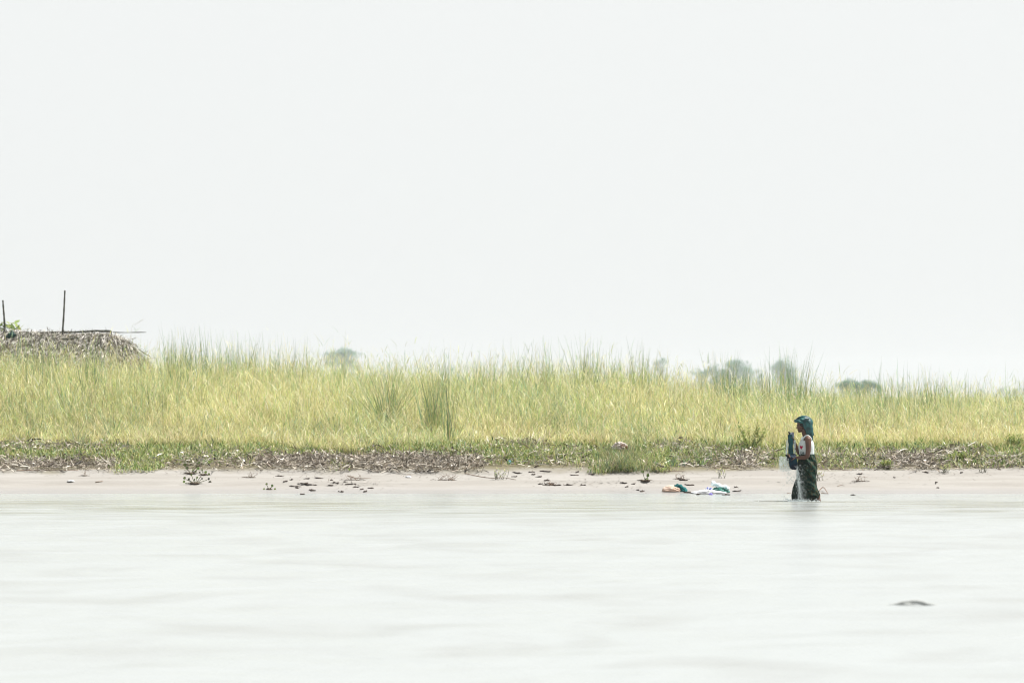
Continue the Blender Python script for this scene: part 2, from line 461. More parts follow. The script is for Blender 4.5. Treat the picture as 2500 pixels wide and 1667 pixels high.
    # bunches of taller culms
    bun = [(430, 60, 2.0, 46), (455, 58, 1.95, 30), (500, 60, 2.0, 34), (555, 61, 1.95, 46), (600, 62, 1.9, 30), (665, 59, 1.9, 24), (730, 60, 1.9, 30), (120, 57, 1.75, 30), (60, 59, 1.7, 40), (215, 56, 1.9, 26),
           (1180, 60, 1.75, 40), (1262, 60, 1.95, 26), (1335, 60, 2.0, 30), (1432, 59, 2.05, 40), (1500, 60, 1.8, 30), (1563, 60, 2.0, 28), (1150, 61, 1.7, 26), (1610, 60, 1.7, 20),
           (1762, 58, 1.95, 46), (1785, 59, 1.8, 36), (1830, 59, 1.7, 24), (1880, 58, 1.95, 22), (1925, 58, 2.1, 36), (1950, 59, 1.95, 24), (1698, 59, 1.55, 20),
           (2166, 57, 1.75, 18), (2215, 59, 1.7, 14), (2262, 58, 1.7, 40), (2300, 58, 1.6, 24), (2360, 60, 1.6, 20), (2472, 58, 1.6, 16), (2120, 60, 1.55, 22), (2010, 57, 1.5, 20)]
    bun = bun + [(a_[0] + 9, a_[1] + 1.5, a_[2] * .97, int(a_[3] * .8)) for a_ in bun]
    for bpx, by0, bh, k in bun:
        x0 = (bpx - 1250) * by0 / F
        x = x0 + rng.normal(0, 0.16, k); y = by0 + rng.normal(0, 0.25, k)
        top = bh * np.clip(rng.normal(0.90, 0.14, k), 0.5, 1.15)
        parts.append(culms(k, x, y, top, 0.019, 0.12, pw=np.array([.4, .2, 1, .2, 4, 4, .4])))
    n = 2600                 # thin dark stalks standing through the front of the field
    y = 50.8 + 8 * rng.random(n) ** 1.3; x = (rng.random(n) * 2 - 1) * (0.235 * y + .6)
    gate = wob(x, y, 1.1, 14) > -.1
    x, y = x[gate], y[gate]; n = len(x)
    hh = (.45 + .8 * sm((y - 50.6) / 3)) * rng.uniform(.6, 1.15, n)
    sc = pick(np.array([0, 0, 1, 0, 3, 3, 2.0]), n) * .62
    parts.append(ribbons(np.stack([x, y, zt(x, y)], 1), rng.random(n) * 6.28, hh, np.abs(rng.normal(.1, .16, n)), np.abs(rng.normal(.2, .3, n)), rng.uniform(.006, .011, n), sc, face=rng.normal(0, .6, n)))
    # greyed far grass behind, on the higher ground by the hut
    n = 9000
    y = 66 + 10 * rng.random(n); x = (rng.random(n) * 2 - 1) * (0.235 * y + 1)
    hh = rng.uniform(1.0, 1.5, n) * (1 - 0.2 * sm((1250 + x * F / y - 1600) / 500))
    parts.append(ribbons(np.stack([x, y, zt(x, y)], 1), rng.random(n) * 6.28, hh, np.abs(rng.normal(0.08, 0.1, n)), np.abs(rng.normal(0.5, 0.5, n)),
                         rng.uniform(0.008, 0.014, n), pick(np.array([1, 2, 2, 3, 2, 3, 1.0]), n)))
    V, Q, C = merge(parts)
    o = link('grass', npmesh('grass', V, Q, np.clip(C, 0, 0.8)), M_GRASS)
    tag(o, 'tall yellow green wild grass covering the river bank', 'grass', kind='stuff')
field()

# ------------------------------------------------------------------ drift litter and low green cover along the bank foot
# (px0, px1, py0, py1, weight) rectangles read from the photo
BROWN = [(-200, 310, 1086, 1112, 1.0), (-200, 280, 1122, 1152, 1.5), (280, 430, 1128, 1150, .5), (420, 640, 1105, 1148, .9), (630, 940, 1112, 1150, 2.2), (900, 1180, 1112, 1156, 1.9),
         (1080, 1180, 1085, 1125, .5), (1190, 1350, 1078, 1106, 1.5), (1180, 1240, 1120, 1136, .8), (1240, 1440, 1104, 1142, .7), (1380, 1480, 1092, 1112, .5), (1450, 1560, 1128, 1150, .6), (1560, 1640, 1140, 1160, .5), (1575, 1760, 1086, 1112, 1.0), (1640, 1720, 1112, 1144, .6),
         (1720, 1890, 1104, 1146, 1.5), (1990, 2130, 1110, 1146, 1.0), (2110, 2300, 1108, 1146, 2.0), (2280, 2400, 1096, 1122, 1.5), (2290, 2750, 1118, 1146, 1.1), (2230, 2290, 1140, 1156, .6)]
GREEN = [(-200, 2750, 1080, 1104, .8), (1900, 2750, 1084, 1110, .6), (-200, 420, 1096, 1130, 1.1), (280, 400, 1120, 1156, 1.3), (400, 620, 1092, 1134, 1.2), (600, 940, 1092, 1116, .8), (940, 1180, 1085, 1118, .9), (1120, 1300, 1082, 1112, 1.0), (1180, 1440, 1096, 1136, 1.5), (1440, 1640, 1090, 1160, 1.5),
         (1600, 1800, 1096, 1136, 1.0), (1840, 2010, 1104, 1140, 1.1), (2020, 2160, 1112, 1146, 1.0), (2150, 2300, 1090, 1112, .7), (2290, 2750, 1106, 1142, 1.0), (800, 860, 1130, 1150, .4)]

YS = np.linspace(43.5, 55, 480)
def unproject(px, py):
    """vectorised at()"""
    out = np.zeros((len(px), 3))
    for i0 in range(0, len(px), 4000):
        p, q = px[i0:i0 + 4000, None], py[i0:i0 + 4000, None]
        xs = (p - 1250) * YS[None] / F
        zr = H + (HOR - q) * YS[None] / F
        zg = zt(xs, YS[None] * np.ones_like(xs))
        k = np.argmax(zr <= zg, 1)
        r_ = np.arange(len(k))
        out[i0:i0 + 4000, 0] = xs[r_, k]; out[i0:i0 + 4000, 1] = YS[k]; out[i0:i0 + 4000, 2] = zg[r_, k]
    return out

def scatter(rects, n):
    wts = np.array([(b - a_) * (d - c) * w_ for a_, b, c, d, w_ in rects]); wts /= wts.sum()
    k = rng.choice(len(rects), n, p=wts)
    rr = np.array(rects)[k]
    u = rng.normal(0.5, 0.24, n); v = rng.normal(0.5, 0.27, n)
    px = rr[:, 0] + (rr[:, 1] - rr[:, 0]) * np.where(rng.random(n) < .6, rng.random(n), u)
    py = rr[:, 2] + (rr[:, 3] - rr[:, 2]) * np.clip(v, -0.1, 1.04)
    py = np.minimum(py, 1153 + 5 * np.sin(px / 37.0) + 3 * np.sin(px / 11.0))
    P = unproject(px, py)
    P[P[:, 1] < 45.2, 2] = -3.0
    return P

LC = np.array([[0.37, 0.33, 0.265], [0.53, 0.49, 0.415], [0.22, 0.185, 0.14], [0.12, 0.095, 0.065], [0.035, 0.028, 0.021], [0.33, 0.265, 0.205], [0.64, 0.60, 0.52]])
def litter():
    parts = []
    n = 23000
    P = scatter(BROWN, n)
    pile = 0.04 + 0.13 * (0.5 + 0.5 * wob(P[:, 0], P[:, 1], 2.4, 2))
    P[:, 2] += pile * rng.random(n) ** 1.3
    # stalks and strips lying about
    L_ = np.minimum(rng.gamma(3.0, 0.042, n) + 0.04, 0.34)
    col = LC[rng.choice(7, n, p=[.18, .10, .19, .21, .21, .09, .02])] * rng.uniform(.8, 1.2, (n, 1))
    parts.append(ribbons(P, rng.random(n) * 6.28, L_, rng.normal(1.45, 0.28, n), rng.normal(0.15, 0.6, n), rng.uniform(0.004, 0.015, n), col, nseg=3,
                         wprof=np.array([.7, 1, .9, .35]), fold=rng.normal(0, 0.8, n)))
    # curled broad dead leaves
    n = 3600
    P = scatter(BROWN, n); P[:, 2] += rng.random(n) * 0.14
    col = LC[rng.choice(7, n, p=[.22, .16, .18, .16, .15, .1, .03])] * rng.uniform(.8, 1.2, (n, 1))
    parts.append(ribbons(P, rng.random(n) * 6.28, rng.uniform(0.05, 0.12, n), rng.normal(1.0, 0.5, n), rng.normal(0.9, 0.8, n), rng.uniform(0.014, 0.036, n), col, nseg=3,
                         wprof=np.array([.25, 1, .9, .15]), fold=rng.normal(0, 0.5, n)))
    # few standing broken stalks
    n = 900
    P = scatter(BROWN, n)
    col = LC[rng.choice(7, n, p=[.1, .1, .25, .25, .2, .1, 0])]
    parts.append(ribbons(P, rng.random(n) * 6.28, rng.uniform(0.12, 0.32, n), rng.uniform(0.2, 1.1, n), rng.normal(0.2, 0.9, n), rng.uniform(0.006, 0.018, n), col, nseg=3, wprof=np.array([1, 1, .7, .3])))
    V, Q, C = merge(parts)
    tag(link('plant_litter', npmesh('plant_litter', V, Q, C), M_LITTER), 'grey brown drift of dead stalks and leaves along the foot of the bank', 'plant litter', kind='stuff')
litter()

GC = np.array([[0.13, 0.20, 0.05], [0.20, 0.27, 0.07], [0.08, 0.15, 0.045], [0.28, 0.32, 0.09], [0.34, 0.30, 0.10]])
def cover():
    parts = []
    n = 21000
    P = scatter(GREEN, n); P[:, 2] += rng.random(n) * 0.05
    col = GC[rng.choice(5, n, p=[.26, .28, .16, .2, .1])] * rng.uniform(.75, 1.25, (n, 1))
    parts.append(ribbons(P, rng.random(n) * 6.28, rng.uniform(0.05, 0.15, n), rng.uniform(0.1, 1.0, n), rng.normal(0.7, 0.5, n), rng.uniform(0.012, 0.034, n), col, nseg=3, wprof=np.array([.35, 1, .85, .1])))
    n = 20000                                              # thin grassy leaves among them
    P = scatter(GREEN, n)
    parts.append(ribbons(P, rng.random(n) * 6.28, rng.uniform(0.10, 0.28, n), rng.uniform(0.05, 0.9, n), rng.normal(0.8, 0.5, n), rng.uniform(0.004, 0.010, n), pick(np.array([3, 2, 4, 2, 3, 1, 1.0]), n)))
    # the swelling grassy mound right of the middle
    n = 2500
    cx = rng.normal(1520, 34, n); cy = rng.uniform(1108, 1157, n)
    P = unproject(cx, cy); bump = 0.20 * np.exp(-((cx - 1518) / 44) ** 2) * rng.random(n)
    P[:, 2] += bump
    parts.append(ribbons(P, rng.random(n) * 6.28, rng.uniform(0.10, 0.30, n), rng.uniform(0.0, 0.8, n), rng.normal(0.9, 0.4, n), rng.uniform(0.005, 0.014, n), pick(np.array([2, 1, 4, 1.5, 4, 2, 2.0]), n) * 0.62))
    V, Q, C = merge(parts)
    tag(link('ground_cover', npmesh('ground_cover', V, Q, C), M_GREEN), 'low green weeds creeping over the litter at the bank foot', 'weeds', kind='stuff')
cover()

def specks():
    n = 1300
    cl = np.array([(800, 1178, 70, 14), (900, 1186, 50, 12), (1350, 1165, 90, 14), (1545, 1190, 40, 14), (1440, 1180, 60, 12), (1740, 1206, 60, 5), (700, 1160, 60, 8), (1100, 1162, 60, 6), (2050, 1165, 60, 8), (300, 1160, 200, 6), (2250, 1162, 150, 8), (1700, 1160, 120, 10)])
    k = rng.integers(0, len(cl), n)
    px = cl[k, 0] + rng.normal(0, 1, n) * cl[k, 2]; py = np.clip(cl[k, 1] + rng.normal(0, 1, n) * cl[k, 3], 1148, 1212)
    P = unproject(px, py); P[:, 2] += 0.006; P = P
    col = LC[rng.choice(7, n, p=[.06, .04, .2, .3, .36, .04, 0])]
    V, Q, C = ribbons(P, rng.normal(0, 0.6, n) + np.pi * rng.integers(0, 2, n), rng.gamma(2, 0.016, n) + 0.01, rng.normal(1.35, .15, n), rng.normal(0.2, .3, n), rng.uniform(.004, .018, n), col, nseg=3, wprof=np.array([.5, 1, .8, .2]))
    tag(link('fine_debris', npmesh('fine_debris', V, Q, C), M_LITTER), 'crumbs of dark plant debris sprinkled over the pale sand', 'debris', kind='stuff')
specks()

# ------------------------------------------------------------------ generic shape builders
def tube(bm, pts, rad, seg=8, cap=True):
    pts = [Vector(p) for p in pts]
    if not hasattr(rad, '__len__'): rad = [rad] * len(pts)
    rings = []
    up = Vector((0.13, 0.97, 0.2)).normalized()
    for i, p in enumerate(pts):
        d = (pts[min(i + 1, len(pts) - 1)] - pts[max(i - 1, 0)]).normalized()
        s_ = d.cross(up)
        if s_.length < 1e-3: s_ = d.cross(Vector((1, 0, 0)))
        s_.normalize(); t_ = s_.cross(d)
        rings.append([bm.verts.new(p + (s_ * math.cos(2 * math.pi * k / seg) + t_ * math.sin(2 * math.pi * k / seg)) * rad[i]) for k in range(seg)])
    for a_, b in zip(rings, rings[1:]):
        for k in range(seg):
            bm.faces.new((a_[k], a_[(k + 1) % seg], b[(k + 1) % seg], b[k]))
    if cap:
        bm.faces.new(rings[0][::-1]); bm.faces.new(rings[-1])

def smoothpath(pts, n=5):
    pts = [Vector(p) for p in pts]
    out = []
    P = [pts[0]] + pts + [pts[-1]]
    for i in range(1, len(P) - 2):
        p0, p1, p2, p3 = P[i - 1:i + 3]
        for k in range(n):
            t = k / n
            out.append(0.5 * ((2 * p1) + (p2 - p0) * t + (2 * p0 - 5 * p1 + 4 * p2 - p3) * t * t + (3 * p1 - p0 - 3 * p2 + p3) * t ** 3))
    out.append(pts[-1])
    return out

def bm_obj(name, bm, mat, parent=None, smooth=True):
    bmesh.ops.recalc_face_normals(bm, faces=bm.faces)
    me = bpy.data.meshes.new(name); bm.to_mesh(me); bm.free()
    return link(name, me, mat, parent, smooth)

def loft(bm, rings, seg=48, folds=0.0, nf=9, twist=0.0, cap=True, ph=0.0, jag=0.0):
    """rings: (z, x_left, x_right, y_centre, y_radius)"""
    R_ = []
    for z, xl, xr, cy, ry in rings:
        cx, rx = (xl + xr) / 2, (xr - xl) / 2
        ring = []
        for k in range(seg):
            an = 2 * math.pi * k / seg
            f = 1 + folds * (0.6 * math.sin(nf * an + twist * z + ph) + 0.4 * math.sin(nf * 1.7 * an - twist * 0.8 * z + 1.3 + ph) * abs(math.sin(an * 0.5 + 1)))
            dz = jag * math.sin(5 * an + 9 * z) if jag else 0
            ring.append(bm.verts.new((cx + rx * f * math.cos(an), cy + ry * f * math.sin(an), z + dz)))
        R_.append(ring)
    for a_, b in zip(R_, R_[1:]):
        for k in range(seg):
            bm.faces.new((a_[k], a_[(k + 1) % seg], b[(k + 1) % seg], b[k]))
    if cap:
        bm.faces.new(R_[0][::-1]); bm.faces.new(R_[-1])

def dense(rings, n=6):
    z = [r[0] for r in rings]
    out = []
    for i in range(len(rings) - 1):
        for k in range(n):
            t = k / n
            p0, p1, p2, p3 = rings[max(i - 1, 0)], rings[i], rings[i + 1], rings[min(i + 2, len(rings) - 1)]
            out.append(tuple(0.5 * (2 * b + (c - a_) * t + (2 * a_ - 5 * b + 4 * c - d) * t * t + (3 * b - a_ - 3 * c + d) * t ** 3) for a_, b, c, d in zip(p0, p1, p2, p3)))
    out.append(rings[-1])
    return out

def ball(bm, c, r, sub=2, rot=None):
    m = Matrix.Translation(Vector(c)) @ (rot.to_matrix().to_4x4() if rot else Matrix()) @ Matrix.Diagonal((*r, 1)) if hasattr(r, '__len__') else Matrix.Translation(Vector(c)) @ Matrix.Scale(r, 4)
    bmesh.ops.create_icosphere(bm, subdivisions=sub, radius=1.0, matrix=m)

def wrinkle(bm, amt, sc, seed=0.0):
    for v in bm.verts:
        n_ = mnoise.noise_vector(v.co * sc + Vector((seed, seed, seed)))
        v.co += n_ * amt

# ------------------------------------------------------------------ the washing woman
D = 41.3
PO = Vector(((1975 - 1250) * D / F, D, 0.0))
person = empty('person', PO, 'woman in teal head cloth, white tank top and green skirt standing in the river', 'person')

M_SKIN = solid('brown_skin', (0.074, 0.034, 0.021), 0.5, (0.100, 0.046, 0.029), 14, 0.4)
def capsule(bm, a_, b, ra, rb, seg=14):
    a_, b = Vector(a_), Vector(b)
    tube(bm, [a_, b], [ra, rb], seg)
    ball(bm, a_, ra * 0.995, 2); ball(bm, b, rb * 0.995, 2)
def chain(bm, pts):
    for (p, r), (q, s_) in zip(pts, pts[1:]):
        capsule(bm, p, q, r, s_)

def hand(bm, wrist, pdir, normal, curl, side=1):
    """palm + four fingers + thumb; pdir points along the palm, normal out of the back of the hand"""
    wrist = Vector(wrist); d = Vector(pdir).normalized(); nrm = Vector(normal).normalized(); s_ = d.cross(nrm).normalized() * side
    for k in range(4):
        o = (k - 1.5) * 0.018
        capsule(bm, wrist + s_ * o * 0.5, wrist + d * 0.075 + s_ * o, 0.015, 0.0115, 8)
    for k, ln in enumerate((0.062, 0.072, 0.068, 0.052)):
        p = wrist + d * 0.078 + s_ * (k - 1.5) * 0.019
        dd = d.copy()
        for j, fr in enumerate((0.45, 0.32, 0.23)):
            dd = (Matrix.Rotation(curl * (0.7 + 0.2 * j), 3, s_ * side) @ dd).normalized()
            q = p + dd * ln * fr
            capsule(bm, p, q, 0.0092 - j * 0.0009, 0.0084 - j * 0.0009, 8)
            p = q
    p = wrist + d * 0.02 - s_ * 0.028
    q = p + (d * 0.5 - s_ * 0.7 - nrm * 0.35).normalized() * 0.034
    r_ = q + (d * 0.8 - nrm * 0.6).normalized() * 0.028
    capsule(bm, p, q, 0.013, 0.0105, 8); capsule(bm, q, r_, 0.0105, 0.0085, 8)

bm = bmesh.new()
# torso
ball(bm, (0.00, 0, 0.71), (0.105, 0.125, 0.10), 3)
ball(bm, (-0.030, 0, 0.80), (0.105, 0.120, 0.12), 3)
ball(bm, (-0.045, 0, 0.93), (0.112, 0.135, 0.13), 3)
ball(bm, (-0.105, -0.045, 0.945), (0.050, 0.042, 0.055), 3); ball(bm, (-0.105, 0.045, 0.945), (0.050, 0.042, 0.055), 3)
ball(bm, (-0.040, 0, 1.035), (0.085, 0.145, 0.065), 3)
chain(bm, [((-0.038, -0.05, 1.075), 0.05), ((-0.035, -0.15, 1.052), 0.055)])
chain(bm, [((-0.038, 0.05, 1.075), 0.05), ((-0.035, 0.15, 1.052), 0.055)])
# neck and head, tilted down
chain(bm, [((-0.040, 0, 1.07), 0.058), ((-0.070, 0, 1.14), 0.049), ((-0.085, 0, 1.21), 0.050)])
ball(bm, (-0.098, 0, 1.325), (0.104, 0.078, 0.090), 3)
ball(bm, (-0.150, 0, 1.270), (0.058, 0.064, 0.075), 3)
ball(bm, (-0.148, 0, 1.212), (0.042, 0.050, 0.044), 3)
ball(bm, (-0.166, 0, 1.183), (0.020, 0.026, 0.018), 3)
chain(bm, [((-0.200, 0, 1.276), 0.007), ((-0.206, 0, 1.252), 0.009), ((-0.208, 0, 1.240), 0.0105)])
ball(bm, (-0.199, -0.010, 1.236), 0.008); ball(bm, (-0.199, 0.010, 1.236), 0.008)
ball(bm, (-0.188, 0, 1.212), (0.012, 0.021, 0.006)); ball(bm, (-0.186, 0, 1.203), (0.011, 0.018, 0.006))
ball(bm, (-0.196, 0, 1.292), (0.012, 0.045, 0.010))
ball(bm, (-0.180, -0.038, 1.245), (0.022, 0.018, 0.020)); ball(bm, (-0.180, 0.038, 1.245), (0.022, 0.018, 0.020))
ball(bm, (-0.085, -0.076, 1.262), (0.016, 0.010, 0.028)); ball(bm, (-0.085, 0.076, 1.262), (0.016, 0.010, 0.028))
# near arm (her left), bent at the elbow
chain(bm, [((-0.035, -0.165, 1.048), 0.053), ((-0.032, -0.185, 0.96), 0.050), ((-0.035, -0.195, 0.86), 0.044), ((-0.052, -0.200, 0.762), 0.036),
           ((-0.115, -0.198, 0.742), 0.037), ((-0.185, -0.192, 0.740), 0.030), ((-0.245, -0.185, 0.748), 0.024)])
hand(bm, (-0.250, -0.185, 0.748), (-1, 0.1, 0.12), (0, -0.5, 1), 0.55, 1)
# far arm, forearm raised
chain(bm, [((-0.038, 0.165, 1.048), 0.053), ((-0.080, 0.185, 0.94), 0.046), ((-0.150, 0.185, 0.810), 0.037), ((-0.185, 0.15, 0.88), 0.036),
           ((-0.225, 0.11, 0.965), 0.031), ((-0.262, 0.07, 1.045), 0.024)])
hand(bm, (-0.266, 0.066, 1.052), (-0.35, -0.30, 1.0), (1, 0.2, 0.35), 0.75, 1)
# legs and feet
chain(bm, [((-0.02, -0.06, 0.62), 0.075), ((-0.10, -0.07, 0.27), 0.052), ((-0.125, -0.08, 0.10), 0.046), ((-0.13, -0.085, -0.17), 0.033)])
chain(bm, [((0.03, 0.06, 0.62), 0.075), ((0.050, 0.03, 0.30), 0.052), ((0.135, 0.0, 0.10), 0.048), ((0.195, 0.0, -0.13), 0.036)])
chain(bm, [((-0.12, -0.085, -0.20), 0.034), ((-0.20, -0.085, -0.215), 0.030), ((-0.27, -0.085, -0.225), 0.020)])
chain(bm, [((0.205, 0.0, -0.165), 0.034), ((0.14, 0.0, -0.20), 0.030), ((0.075, 0.0, -0.22), 0.020)])
me = bpy.data.meshes.new('tmp'); bm.to_mesh(me); bm.free()
tmp = bpy.data.objects.new('tmp', me); COL.objects.link(tmp)
rm = tmp.modifiers.new('r', 'REMESH'); rm.mode = 'VOXEL'; rm.voxel_size = 0.0042
sm_ = tmp.modifiers.new('s', 'SMOOTH'); sm_.iterations = 4; sm_.factor = 0.5
dg = bpy.context.evaluated_depsgraph_get()
bme = bpy.data.meshes.new_from_object(tmp.evaluated_get(dg))
bme.name = 'body'
bpy.data.objects.remove(tmp, do_unlink=True)
bme.materials.clear()
link('body', bme, M_SKIN, person, True)

# eyes and eyebrows
M_DARK = solid('black_hair', (0.012, 0.009, 0.008), 0.5)
for s_ in (-1, 1):
    bm = bmesh.new(); ball(bm, (-0.193, s_ * 0.030, 1.268), (0.009, 0.013, 0.005), 2)
    bm_obj('eye', bm, M_DARK, person)
    bm = bmesh.new(); tube(bm, smoothpath([(-0.206, s_ * 0.014, 1.291), (-0.199, s_ * 0.034, 1.297), (-0.183, s_ * 0.054, 1.289)], 3), [0.0035] * 7, 6)
    bm_obj('eyebrow', bm, M_DARK, person)
bm = bmesh.new()
for s_ in (-1, 1):
    ball(bm, (-0.115, s_ * 0.066, 1.308), (0.055, 0.020, 0.042), 3)
ball(bm, (-0.05, 0, 1.25), (0.058, 0.066, 0.065), 3)
wrinkle(bm, 0.004, 60)
bm_obj('hair', bm, M_DARK, person)

# tank top
SH = [(0.765, -0.158, 0.094, 0, 0.128), (0.80, -0.164, 0.092, 0, 0.128), (0.86, -0.171, 0.090, 0, 0.136), (0.93, -0.178, 0.090, 0, 0.146), (0.985, -0.168, 0.080, 0, 0.146), (1.025, -0.147, 0.062, 0, 0.132), (1.055, -0.120, 0.045, 0, 0.105)]
M_SHIRT = solid('white_cotton', (0.56, 0.61, 0.60), 0.9, (0.48, 0.53, 0.52), 20, 0.2, 0.5, 60)
bm = bmesh.new(); loft(bm, dense(SH, 6), 64, 0.012, 7, 22)
for s_ in (-1, 1):
    pts = smoothpath([(-0.122, s_ * 0.080, 1.035), (-0.098, s_ * 0.098, 1.082), (-0.045, s_ * 0.104, 1.118), (0.010, s_ * 0.098, 1.082), (0.035, s_ * 0.080, 1.03)], 5)
    tube(bm, pts, 0.015, 8)
bm_obj('tank_top', bm, M_SHIRT, person)
top_o = [o for o in person.children if o.name.startswith('tank_top')][0]

def shirt_y(x, z):
    zs = [r[0] for r in SH]
    xl = np.interp(z, zs, [r[1] for r in SH]); xr = np.interp(z, zs, [r[2] for r in SH]); ry = np.interp(z, zs, [r[4] for r in SH])
    cx, rx = (xl + xr) / 2, (xr - xl) / 2
    u = max(-0.985, min(0.985, (x - cx) / rx))
    return -ry * math.sqrt(1 - u * u) - 0.0045
def print_poly(name, outlines, mat):
    bm = bmesh.new()
    for ol in outlines:
        vs_ = [bm.verts.new((x, 0, z)) for x, z in ol]
        bm.faces.new(vs_)
    bmesh.ops.triangulate(bm, faces=bm.faces)
    for _ in range(3):
        bmesh.ops.subdivide_edges(bm, edges=bm.edges, cuts=1)
    for v in bm.verts:
        v.co.y = shirt_y(v.co.x, v.co.z)
    return bm_obj(name, bm, mat, top_o)
M_HEART = solid('crimson_print', (0.33, 0.012, 0.055), 0.8)
M_INK = solid('dark_ink_print', (0.01, 0.05, 0.055), 0.8)
hrt = []
for k in range(28):
    t = 2 * math.pi * k / 28
    hx = 16 * math.sin(t) ** 3 / 17; hz = (13 * math.cos(t) - 5 * math.cos(2 * t) - 2 * math.cos(3 * t) - math.cos(4 * t)) / 17
    hrt.append((-0.143 + hx * 0.024, 0.915 + hz * 0.043))
print_poly('heart_print', [hrt], M_HEART)
def letters():
    o = []
    def box(x0, x1, z0, z1): o.append([(x0, z0), (x1, z0), (x1, z1), (x0, z1)])
    z0, z1 = 0.802, 0.846
    # I with serifs
    box(-0.1475, -0.1405, z0, z1); box(-0.151, -0.137, z0 - 0.001, z0 + 0.005); box(-0.151, -0.137, z1 - 0.005, z1 + 0.001)
    box(-0.160, -0.155, z0, z1)
    # A
    o.append([(-0.131, z0), (-0.123, z0), (-0.1105, z1), (-0.117, z1)])
    o.append([(-0.1105, z1), (-0.1165, z1), (-0.104, z0), (-0.094, z0)])
    box(-0.122, -0.104, z0 + 0.011, z0 + 0.017)
    return o
lt = letters()
print_poly('letter_print', lt, M_INK)

# wrapped skirt
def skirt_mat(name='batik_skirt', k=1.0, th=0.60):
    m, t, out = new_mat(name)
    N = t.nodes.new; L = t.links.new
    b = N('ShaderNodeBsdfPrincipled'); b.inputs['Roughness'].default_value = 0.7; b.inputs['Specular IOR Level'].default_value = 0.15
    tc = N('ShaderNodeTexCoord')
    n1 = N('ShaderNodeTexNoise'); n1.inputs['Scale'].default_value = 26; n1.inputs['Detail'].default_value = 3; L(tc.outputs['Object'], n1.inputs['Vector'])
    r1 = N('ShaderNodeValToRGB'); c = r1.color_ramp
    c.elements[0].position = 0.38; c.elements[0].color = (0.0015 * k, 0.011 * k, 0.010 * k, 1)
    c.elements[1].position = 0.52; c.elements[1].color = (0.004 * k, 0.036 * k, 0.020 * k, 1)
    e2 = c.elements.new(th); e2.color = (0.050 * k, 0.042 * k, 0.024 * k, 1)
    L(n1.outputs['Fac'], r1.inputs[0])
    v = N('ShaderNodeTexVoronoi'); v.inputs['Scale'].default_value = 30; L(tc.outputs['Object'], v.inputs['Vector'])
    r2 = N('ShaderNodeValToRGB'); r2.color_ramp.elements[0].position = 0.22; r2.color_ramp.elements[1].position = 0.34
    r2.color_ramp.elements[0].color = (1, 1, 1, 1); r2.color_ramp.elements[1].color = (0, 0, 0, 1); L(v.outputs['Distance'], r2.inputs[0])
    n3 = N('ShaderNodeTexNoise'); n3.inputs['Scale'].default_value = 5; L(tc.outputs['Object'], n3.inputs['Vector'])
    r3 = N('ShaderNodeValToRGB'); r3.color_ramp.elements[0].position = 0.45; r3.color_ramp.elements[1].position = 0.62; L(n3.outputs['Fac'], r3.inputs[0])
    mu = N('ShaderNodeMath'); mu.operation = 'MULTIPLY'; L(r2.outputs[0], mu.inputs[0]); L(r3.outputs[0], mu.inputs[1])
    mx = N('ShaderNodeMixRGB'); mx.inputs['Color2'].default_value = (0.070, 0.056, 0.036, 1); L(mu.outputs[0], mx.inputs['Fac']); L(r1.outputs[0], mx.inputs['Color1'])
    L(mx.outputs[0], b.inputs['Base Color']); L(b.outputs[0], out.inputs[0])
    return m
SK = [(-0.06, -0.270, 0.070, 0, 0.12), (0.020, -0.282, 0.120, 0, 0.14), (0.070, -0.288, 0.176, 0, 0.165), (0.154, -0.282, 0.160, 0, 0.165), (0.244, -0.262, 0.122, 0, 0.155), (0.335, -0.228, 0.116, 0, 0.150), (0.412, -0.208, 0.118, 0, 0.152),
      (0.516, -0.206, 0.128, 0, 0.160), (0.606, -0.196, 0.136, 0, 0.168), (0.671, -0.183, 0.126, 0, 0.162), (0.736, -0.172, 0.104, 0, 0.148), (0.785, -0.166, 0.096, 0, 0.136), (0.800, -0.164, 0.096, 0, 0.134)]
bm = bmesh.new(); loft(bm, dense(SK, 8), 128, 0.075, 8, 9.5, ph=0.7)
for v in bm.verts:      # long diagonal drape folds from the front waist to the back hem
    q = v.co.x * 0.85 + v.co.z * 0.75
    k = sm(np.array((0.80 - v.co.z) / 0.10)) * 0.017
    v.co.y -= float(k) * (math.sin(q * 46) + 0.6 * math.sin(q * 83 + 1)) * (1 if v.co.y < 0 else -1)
skirt = bm_obj('wrapped_skirt', bm, skirt_mat('shaded_batik_skirt', .55, .72), person)  # same batik darkened, the front's shade painted into the colour
# the overlapping outer panel of the wrap, its batik lightened for the sunlit back
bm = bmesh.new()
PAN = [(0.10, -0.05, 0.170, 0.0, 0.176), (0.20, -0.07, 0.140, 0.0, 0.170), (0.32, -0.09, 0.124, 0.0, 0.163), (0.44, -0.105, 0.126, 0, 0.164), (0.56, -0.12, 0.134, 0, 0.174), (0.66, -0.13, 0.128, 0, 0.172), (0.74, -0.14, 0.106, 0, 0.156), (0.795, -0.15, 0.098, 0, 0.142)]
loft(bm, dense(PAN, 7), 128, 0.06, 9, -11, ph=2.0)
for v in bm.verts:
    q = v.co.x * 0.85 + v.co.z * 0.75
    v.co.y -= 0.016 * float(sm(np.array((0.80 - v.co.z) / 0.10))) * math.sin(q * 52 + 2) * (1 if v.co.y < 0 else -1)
bm_obj('skirt_panel', bm, skirt_mat('sunlit_batik_panel', 1.15, .57), skirt)

